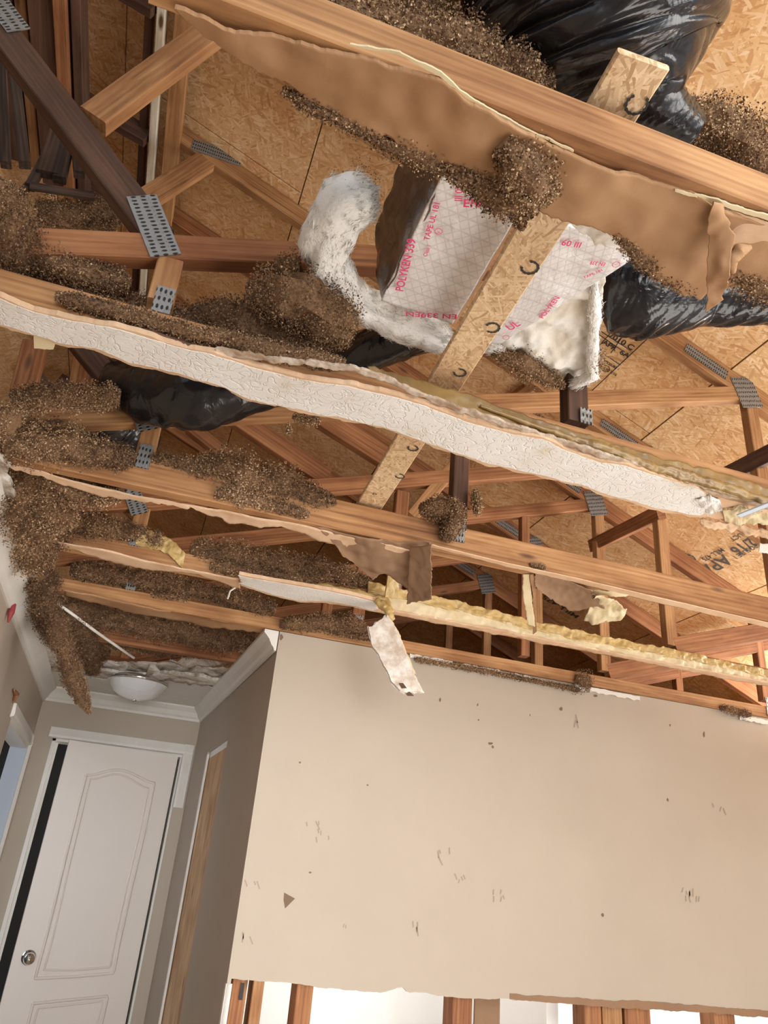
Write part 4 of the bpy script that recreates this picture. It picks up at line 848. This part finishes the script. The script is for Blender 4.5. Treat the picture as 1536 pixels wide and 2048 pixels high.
# third joist: pale paper lying under it and two hanging flaps
pu = thing('ceiling_paper', PZ(400, 1010, zb), 'narrow torn paper strip along the underside of the third joist at the left', 'drywall paper')
ribbon('paper_sheet', [PZ(x, y, zb) for x, y in ((0, 925), (80, 940), (200, 975), (300, 995), (400, 1012), (500, 1030), (620, 1052), (740, 1080), (860, 1108))],
       [PZ(x, y, zb - .003) for x, y in ((0, 928), (80, 950), (200, 992), (290, 1003), (380, 1012), (450, 1042), (520, 1050), (560, 1052), (640, 1080), (760, 1110), (858, 1112))], M['kraft_pale'], pu, n=240, m=8, thick=-0.004, rag=(0.002, 0.012), rs=30, warp=0.004, ws=10)
fl = thing('hanging_paper_flap', PZ(760, 1120, zb), 'large folded brown paper flap hanging from the third joist, left of centre', 'paper flap')
ribbon('paper_sheet', [PZ(635, 1055, zb - .003), PZ(720, 1072, zb - .003), PZ(800, 1088, zb - .003), PZ(858, 1090, zb - .003)],
       [PZ(690, 1110, zb - .02), PZ(745, 1162, zb - .02), PZ(765, 1150, zb - .02), PZ(815, 1180, zb - .03), PZ(862, 1165, zb - .04)], M['tan_paper'], fl, n=80, m=24, thick=0.002, rag=(0.002, 0.010), rs=30, warp=0.015, ws=9)
ribbon('folded_edge', [PZ(820, 1095, zb - .012), PZ(862, 1090, zb - .03)], [PZ(812, 1208, zb - .07), PZ(862, 1200, zb - .09)], M['tan_paper'], fl, n=24, m=40, thick=0.002, rag=(0, 0.008), rs=50, warp=0.006, ws=14, ends=0.006)
f2_ = thing('hanging_paper_flap', PZ(1150, 1190, zb), 'torn brown and cream paper patch hanging below the third joist at right of centre', 'paper flap')
ribbon('paper_sheet', [PZ(1068, 1148, zb - .003), PZ(1130, 1160, zb - .003), PZ(1180, 1182, zb - .02)], [PZ(1075, 1180, zb - .03), PZ(1140, 1222, zb - .03), PZ(1212, 1218, zb - .03)], M['tan_paper'], f2_, n=60, m=20, thick=0.002, rag=(0.003, 0.008), rs=40, warp=0.008, ws=14, ends=0.01)
ribbon('cream_curl', [PZ(1190, 1190, zb - .02), PZ(1225, 1195, zb - .02), PZ(1256, 1222, zb - .03)], [PZ(1168, 1240, zb - .04), PZ(1215, 1245, zb - .05), PZ(1240, 1244, zb - .05)], M['cream_foam'], f2_, n=40, m=14, thick=0.002, rag=(0.004, 0.006), rs=50, warp=0.014, ws=20)
ribbon('cream_curl', [PZ(1180, 1180, zb), PZ(1225, 1183, zb - .003), PZ(1258, 1190, zb - .003)], [PZ(1190, 1188, zb - .005), PZ(1220, 1192, zb - .01), PZ(1250, 1194, zb - .01)], M['cream_foam'], f2_, n=30, m=5, thick=0.003, rag=(0.004, 0.004), rs=50)
f3_ = thing('hanging_glue_strip', PZ(1055, 1200, zb), 'narrow cream strip of dried glue and paper hanging down over the yellow foam', 'glue strip')
ribbon('glue_film', [PZ(1045, 1148, zb), PZ(1046, 1190, zb - .03), PZ(1055, 1248, zb - .06)], [PZ(1058, 1148, zb), PZ(1064, 1195, zb - .03), PZ(1070, 1252, zb - .06)], M['cream_foam'], f3_, n=50, m=8, thick=0.003, rag=(.003, .003), rs=50, warp=.003)
ribbon('brown_edge', [PZ(1060, 1148, zb - .002), PZ(1066, 1195, zb - .032), PZ(1066, 1268, zb - .065)], [PZ(1067, 1148, zb - .002), PZ(1071, 1195, zb - .032), PZ(1074, 1262, zb - .065)], M['kraft'], f3_, n=50, m=5, thick=0.003, rag=(.003, .003), rs=50)
# cream lip along the third joist to the right
ribbon('glue_lip', [PZ(x, y, zb) for x, y in ((862, 1088), (1000, 1122), (1150, 1155), (1300, 1190), (1450, 1225), (1560, 1250))], [PZ(x, y, zb) for x, y in ((862, 1092), (1000, 1128), (1150, 1163), (1300, 1200), (1450, 1234), (1560, 1259))], M['kraft_pale'], trusses[3], n=160, m=4, thick=-0.003, rag=(.002, .004), rs=30)

# fourth joist: foam, cream film and a white textured scrap
fy = thing('foam_adhesive', PY(1100, 1260, 2.40), 'rippled yellow foam adhesive smeared along the fourth joist with cream film below', 'foam')
ya = [(735, 1165), (863, 1192), (950, 1212), (1068, 1243), (1158, 1262), (1243, 1280), (1398, 1310), (1533, 1340), (1590, 1350)]
yb_ = [(735, 1184), (863, 1212), (950, 1231), (1068, 1261), (1158, 1280), (1243, 1297), (1398, 1327), (1533, 1355), (1590, 1366)]
yc_ = [(735, 1212), (863, 1237), (950, 1253), (1068, 1276), (1158, 1294), (1243, 1310), (1398, 1340), (1533, 1366), (1590, 1377)]
ribbon('foam_layer', [PY(x, y, 2.400) for x, y in ya], [PY(x, y, 2.400) for x, y in yb_], M['yellow_foam'], fy, n=420, m=14, thick=-0.006, rag=(0.008, 0.006), rs=18, warp=0.007, ws=34)
ribbon('cream_film', [PY(x, y - 3, 2.401) for x, y in yb_], [PY(x, y, 2.401) for x, y in yc_], M['cream_foam'], fy, n=420, m=10, thick=-0.005, rag=(0.006, 0.002), rs=16, warp=0.005, ws=24)
ribbon('cream_film', [PZ(x, y - 1, 0.868) for x, y in yc_], [PZ(x, y + 7, 0.866) for x, y in yc_], M['kraft_pale'], fy, n=420, m=6, thick=0.005, rag=(0.002, 0.012), rs=14, warp=0.004, ws=20)
ribbon('foam_layer', [PY(x, y, 2.400) for x, y in ((265, 1055), (310, 1065), (350, 1085), (370, 1110))], [PY(x, y, 2.400) for x, y in ((272, 1092), (320, 1100), (345, 1122), (365, 1135))], M['yellow_foam'], fy, n=80, m=20, thick=-0.006, rag=(0.006, 0.01), rs=20, warp=0.008, ws=30)
tube('foam_bead', [PY(560, 1160, 2.398), PY(640, 1170, 2.398), PY(720, 1186, 2.398), PY(770, 1200, 2.398), PY(785, 1225, 2.39)], [0.004, 0.008, 0.010, 0.012, 0.010], M['yellow_foam'], fy, n=90, m=12, amp=0.5, ns=35)
ribbon('foam_layer', [PY(x, y, 2.30) for x, y in ((776, 1150), (798, 1155))], [PY(x, y, 2.33) for x, y in ((770, 1195), (798, 1198))], M['yellow_foam'], fy, n=20, m=20, thick=0.008, rag=(.004, .006), warp=.004, ws=30)
sp_ = thing('ceiling_strip', PZ(610, 1190, zb), 'short strip of white textured ceiling drywall under the fourth joist', 'drywall')
sa = [(478, 1152), (520, 1160), (580, 1170), (650, 1182), (700, 1192), (752, 1205)]; sb2 = [(482, 1168), (540, 1188), (600, 1202), (650, 1202), (700, 1210), (752, 1222)]
ribbon('textured_face', [PZ(x, y, zb - .013) for x, y in sa], [PZ(x, y, zb - .013) for x, y in sb2], M['plaster'], sp_, n=90, m=8, thick=0.0015, rag=(.003, .006), rs=30, ends=0.02)
ribbon('gypsum_board', [PZ(x, y - 3, zb - .012) for x, y in sa], [PZ(x, y + 3, zb - .012) for x, y in sb2], M['kraft_pale'], sp_, n=90, m=8, thick=0.011, rag=(.003, .008), rs=30)
hp = thing('hanging_drywall_piece', PY(785, 1310, 2.25), 'broken white textured drywall piece dangling in front of the beige wall', 'drywall')
ha = [PY(735, 1258, 2.28), PY(745, 1290, 2.27), PY(762, 1325, 2.25), PY(785, 1368, 2.23), PY(800, 1385, 2.22)]
hb = [PY(772, 1232, 2.28), PY(790, 1262, 2.27), PY(805, 1300, 2.25), PY(825, 1348, 2.23), PY(842, 1385, 2.22)]
ribbon('textured_face', ha, hb, M['plaster'], hp, n=70, m=16, thick=-0.0015, rag=(.006, .003), rs=40, ends=0.012)
ribbon('gypsum_board', [p + Vector((0, .002, 0)) for p in ha], [p + Vector((0.004, .002, 0)) for p in hb], M['gypsum'], hp, n=70, m=10, thick=0.011, rag=(.006, .004), rs=40, ends=0.015)
ribbon('cream_edge', [p + Vector((0.001, .000, 0)) for p in hb[:4]], [p + Vector((0.010, .004, 0.002)) for p in hb[:4]], M['cream_foam'], hp, n=60, m=5, thick=0.004, rag=(.003, .004), rs=40)
tube('foam_lump', [PY(752, 1200, 2.30), PY(768, 1212, 2.29), PY(782, 1232, 2.28), PY(788, 1240, 2.28)], [0.010, 0.014, 0.014, 0.006], M['yellow_foam'], hp, n=30, m=14, amp=0.5, ns=40)
blot('bare_gypsum', [PY(x, y, 2.215) for x, y in ((798, 1366), (806, 1366), (816, 1380), (828, 1392), (815, 1392), (803, 1378))], (0, -1, 0), M['pine_dark'], hp)

# paper fringe on the fourth joist, left part, and hall joists
pj = thing('ceiling_paper', PZ(300, 1130, zb), 'torn brown paper strip under the fourth joist at the left', 'drywall paper')
ribbon('paper_sheet', [PZ(x, y, zb) for x, y in ((115, 1085), (200, 1100), (300, 1125), (400, 1145), (480, 1158))], [PZ(x, y, zb) for x, y in ((118, 1092), (210, 1122), (300, 1140), (350, 1142), (400, 1150), (480, 1178))], M['kraft_pale'], pj, n=120, m=8, thick=0.004, rag=(.003, .012), rs=30, warp=.005)
pk = thing('ceiling_paper', PZ(350, 1200, zb), 'torn brown paper fringe under the joist above the hallway mouth', 'drywall paper')
ribbon('paper_sheet', [PZ(x, y, zb) for x, y in ((130, 1180), (250, 1205), (400, 1235), (530, 1258))], [PZ(x, y, zb) for x, y in ((130, 1190), (250, 1222), (400, 1252), (525, 1266))], M['kraft'], pk, n=120, m=8, thick=0.004, rag=(.003, .014), rs=30, warp=.008)
wt = thing('top_edge_plaster', PY(1000, 1330, 2.86), 'white broken plaster bits along the top edge of the beige wall', 'plaster')
for x0_, x1_ in ((820, 905), (925, 1000), (1030, 1060), (1150, 1170), (1180, 1280), (1480, 1536)):
    f_ = lambda x: 1262 + (x - 560) * 0.1875
    ribbon('plaster_bit', [PY(x, f_(x) - 4, 2.862) for x in (x0_, (x0_ + x1_) / 2, x1_)], [PY(x, f_(x) + 4, 2.862) for x in (x0_, (x0_ + x1_) / 2, x1_)], M['trim_white'], wt, n=40, m=5, thick=0.006, rag=(.004, .006), rs=40)

# ------------------------------------------------------------------ LOOSE CELLULOSE INSULATION
def heap(label, spines, **k):
    o = loose('cellulose_insulation', spines, M['cellulose'], None, **k)
    return tag(o, label, 'insulation', 'loose insulation heaps', 'stuff')
def sz(z, *pts): return [(PZ(x, y, z), r_) for x, y, r_ in pts]
def sy(Y, *pts): return [(PY(x, y, Y), r_) for x, y, r_ in pts]
heap('brown loose insulation heaped on the nearest joist at the top edge', [sy(0.60, (420, -5, .018), (560, 14, .033), (700, 52, .036), (850, 88, .042), (960, 118, .036), (1040, 150, .030), (1105, 172, .016)), sy(0.68, (620, -20, .03), (800, 20, .045), (930, 40, .05), (1010, 60, .04))], size=(.003, .008))
heap('brown loose insulation behind the nearest joist at the right edge', [sy(0.66, (1340, 225, .02), (1420, 255, .045), (1480, 290, .05), (1550, 340, .05))], size=(.003, .008))
heap('clump of insulation hanging through the torn brown paper above the foil boards', [sz(.86, (1000, 285, .022), (1040, 320, .038), (1070, 355, .040), (1095, 395, .030)), sz(.87, (880, 325, .012), (950, 360, .02), (1020, 395, .026), (1080, 410, .026)), sz(.86, (1035, 420, .012), (1045, 455, .008))], size=(.003, .008))
heap('thin crumbly insulation fringe along the left lower edge of the brown paper', [sz(.872, (565, 180, .006), (620, 212, .008), (700, 252, .007), (780, 290, .010), (860, 318, .014), (900, 335, .018))], size=(.003, .007), lift=1.0)
heap('crumbly insulation fringe at the lower right edge of the brown paper', [sz(.872, (1230, 462, .008), (1290, 520, .012), (1340, 560, .012), (1400, 580, .010)), sz(.872, (1445, 540, .012), (1490, 555, .018), (1560, 590, .022))], size=(.003, .007), lift=0.9)
heap('dark brown insulation heaped on the joist above the left end of the white strip', [sz(.99, (-10, 365, .025), (10, 420, .04), (20, 480, .045), (40, 540, .035)), sz(.985, (50, 560, .028), (160, 590, .03), (300, 625, .03), (420, 660, .032), (540, 690, .035), (660, 712, .028)), sy(1.19, (110, 592, .012), (250, 628, .016), (400, 668, .016), (550, 702, .018), (690, 728, .014)), sz(1.0, (60, 505, .03), (180, 545, .03), (260, 575, .022))], size=(.003, .008), shade=(0, .8))
heap('big mound of dark insulation above the middle of the white strip, left of the fibreglass roll', [sz(1.02, (500, 590, .035), (580, 585, .055), (640, 620, .065), (700, 660, .05)), sz(1.0, (380, 635, .03), (500, 650, .05), (640, 690, .04)), sz(1.06, (550, 545, .03), (600, 548, .035))], size=(.003, .008), shade=(0, .75))
heap('insulation piled behind the second joist in the upper left bay', [sy(1.45, (70, 420, .03), (140, 432, .035), (210, 430, .035), (250, 438, .02)), sy(1.45, (180, 455, .02), (230, 470, .02))], size=(.003, .008), shade=(0, .8))
heap('insulation on the member below the left end of the white strip', [sy(1.72, (20, 800, .03), (100, 795, .028), (170, 790, .032), (240, 800, .03)), sy(1.7, (0, 830, .05), (30, 850, .05))], size=(.004, .009))
heap('insulation lying on the third joist at the left, around the small post', [sy(1.83, (-10, 880, .05), (60, 880, .055), (130, 890, .055), (200, 905, .035), (270, 920, .025)), sy(1.85, (300, 915, .018), (360, 930, .022), (420, 945, .03))], size=(.004, .009))
heap('peaked ridge of insulation lying along the middle of the third joist', [sy(1.86, (380, 930, .02), (430, 935, .045), (470, 945, .065), (505, 968, .045), (560, 970, .052), (610, 992, .04), (670, 1012, .024)), sy(1.84, (430, 985, .02), (520, 1005, .02), (620, 1030, .012))], size=(.004, .010))
heap('clump of insulation caught round the dark upright on the third joist', [sy(1.82, (840, 1015, .022), (880, 1020, .035), (930, 1030, .035)), sy(1.82, (900, 1000, .03), (905, 1060, .032), (890, 1080, .02)), sy(1.82, (950, 980, .014), (955, 1030, .016))], size=(.004, .010))
heap('large crumbling mass of insulation spilling over the left wall', [sz(.90, (-20, 940, .05), (20, 980, .07), (60, 1040, .08), (100, 1080, .06)), sz(.90, (80, 950, .05), (150, 970, .06), (200, 985, .045), (245, 975, .02)), sz(.90, (60, 1000, .06), (120, 1030, .06), (150, 1045, .03)), sz(.88, (10, 1050, .03), (60, 1110, .06), (100, 1130, .045))], size=(.005, .012))
heap('insulation lying on the fourth joist between the left wall and the white scrap', [sy(2.41, (130, 1050, .05), (200, 1055, .04), (260, 1065, .03), (330, 1085, .025)), sy(2.42, (380, 1100, .035), (450, 1110, .045), (540, 1130, .05), (620, 1140, .045), (700, 1158, .035), (740, 1170, .02)), sy(2.40, (420, 1130, .02), (560, 1155, .02), (640, 1165, .015))], size=(.005, .011), shade=(0, .9))
heap('dark ragged insulation hanging off the left wall into the hallway mouth', [sz(.87, (80, 1150, .04), (95, 1200, .06), (110, 1250, .06), (130, 1290, .04)), sz(.88, (140, 1215, .05), (170, 1260, .05), (180, 1310, .05), (190, 1340, .03)), sz(.87, (60, 1190, .02), (85, 1230, .03))], size=(.005, .012), shade=(0, .55))
heap('insulation lying on the joist at the top of the hallway mouth', [sy(2.87, (140, 1140, .03), (230, 1150, .035), (320, 1165, .035), (420, 1185, .03), (500, 1205, .04), (550, 1225, .035)), sy(2.87, (300, 1190, .02), (380, 1200, .015))], size=(.006, .012), shade=(0, .8))
heap('insulation sagging between the joists over the hallway', [sy(3.30, (150, 1215, .05), (250, 1235, .06), (350, 1255, .06), (450, 1275, .06), (510, 1280, .04)), sy(3.6, (200, 1275, .04), (300, 1288, .045), (400, 1298, .035), (440, 1302, .02)), sy(3.9, (150, 1295, .04), (220, 1308, .03))], size=(.006, .013), shade=(0, .7))
heap('small clump of insulation on the corner of the beige wall', [sy(2.84, (560, 1248, .02), (640, 1245, .035), (700, 1250, .04), (735, 1262, .02)), sy(2.85, (660, 1258, .02), (780, 1285, .01))], size=(.005, .011), shade=(0, .8))
heap('small patch of insulation on the third joist above the cream glue strip', [sy(1.84, (1060, 1128, .008), (1090, 1135, .012))], size=(.003, .007))
heap('thin line of crumbs on the top edge of the beige wall', [sy(2.855, (830, 1318, .008), (960, 1340, .009), (1100, 1368, .007), (1160, 1380, .012)), sy(2.855, (1150, 1355, .03), (1180, 1370, .03)), sy(2.855, (1440, 1415, .010), (1500, 1430, .016))], size=(.004, .009), lift=1.2)
o = loose('hanging_debris_strand', [sy(3.0, (112, 1225, .03), (128, 1290, .035), (140, 1330, .035), (150, 1370, .03), (166, 1398, .022), (180, 1428, .006)), sy(3.0, (156, 1385, .012), (152, 1408, .005))], M['cellulose'], dens=1.6, size=(.005, .011), shade=(0.1, .6))
tag(o, 'long ragged brown strand of soaked insulation dangling in front of the hallway light', 'debris strand')
o = loose('hanging_crumb_string', [sy(1.5, (578, 845, .003), (577, 870, .005)), sy(1.5, (585, 835, .008), (640, 840, .010))], M['cellulose'], dens=2.0, size=(.003, .008), lift=1.5, shade=(.4, 1))
tag(o, 'small string of pale crumbs hanging under the middle of the white strip', 'crumbs')

# ------------------------------------------------------------------ LIGHT FITTING, CABLES, SMALL THINGS
lf = thing('ceiling_light', PZ(277, 1362, .86), 'round frosted dome ceiling light with chrome rim in the hallway', 'ceiling light')
c = PZ(277, 1362, .858)
def lathe(name, prof, mat, par, n=48):
    vs = [c + Vector((r_ * math.cos(6.28318 * i / n), r_ * math.sin(6.28318 * i / n), z)) for r_, z in prof for i in range(n)]
    fs = [(j * n + i, j * n + (i + 1) % n, (j + 1) * n + (i + 1) % n, (j + 1) * n + i) for j in range(len(prof) - 1) for i in range(n)]
    return link(name, mesh(name, vs, fs, True), mat, par)
lathe('mounting_pan', [(0.001, 0.012), (0.13, 0.012), (0.152, 0.0), (0.155, -0.012), (0.148, -0.018), (0.135, -0.015)], M['chrome'], lf)
lathe('glass_shade', [(0.138, -0.014), (0.132, -0.035), (0.112, -0.062), (0.08, -0.082), (0.04, -0.094), (0.001, -0.097)], M['glass_dome'], lf)
lathe('finial', [(0.001, -0.094), (0.014, -0.096), (0.012, -0.103), (0.006, -0.108), (0.001, -0.112)], M['chrome'], lf, 20)
o = tube('electric_cable', [PZ(112, 1205, .86), PZ(150, 1232, .85), PZ(190, 1262, .85), PZ(230, 1290, .855), PZ(268, 1316, .87)], 0.006, M['cable'], n=40, m=8); tag(o, 'pale cable stretched diagonally above the hallway to the dome light', 'cable')
o = tube('roof_cable', [PD(1370, 1285, .03), PD(1430, 1268, .03), PD(1470, 1258, .03)], 0.012, M['black_cable'], n=20, m=10); tag(o, 'dark cable stapled to the sheathing at the far right near the eave', 'cable')
o = tube('loose_wire', [PY(455, 1198, 2.8), PY(460, 1182, 2.8), PY(475, 1172, 2.8)], 0.004, M['cable'], n=20, m=6); tag(o, 'short grey curved wire end beside the short white scrap', 'wire')
o = tube('wood_sliver', [PX(16, 1245, -0.50), PX(22, 1225, -0.50), PX(28, 1208, -0.50)], [0.003, 0.012, 0.008], M['red_scrap'], n=16, m=6); tag(o, 'dark red sliver stuck to the upper left wall', 'sliver')
o = ribbon('pale_scrap', [PZ(1520, 1088, .9), PZ(1545, 1092, .9)], [PZ(1518, 1104, .89), PZ(1545, 1110, .89)], M['trim_white'], None, n=14, m=10, thick=.003, rag=(.004, .004), rs=40); tag(o, 'small pale round paper scrap at the right edge below the ragged strip end', 'paper scrap')
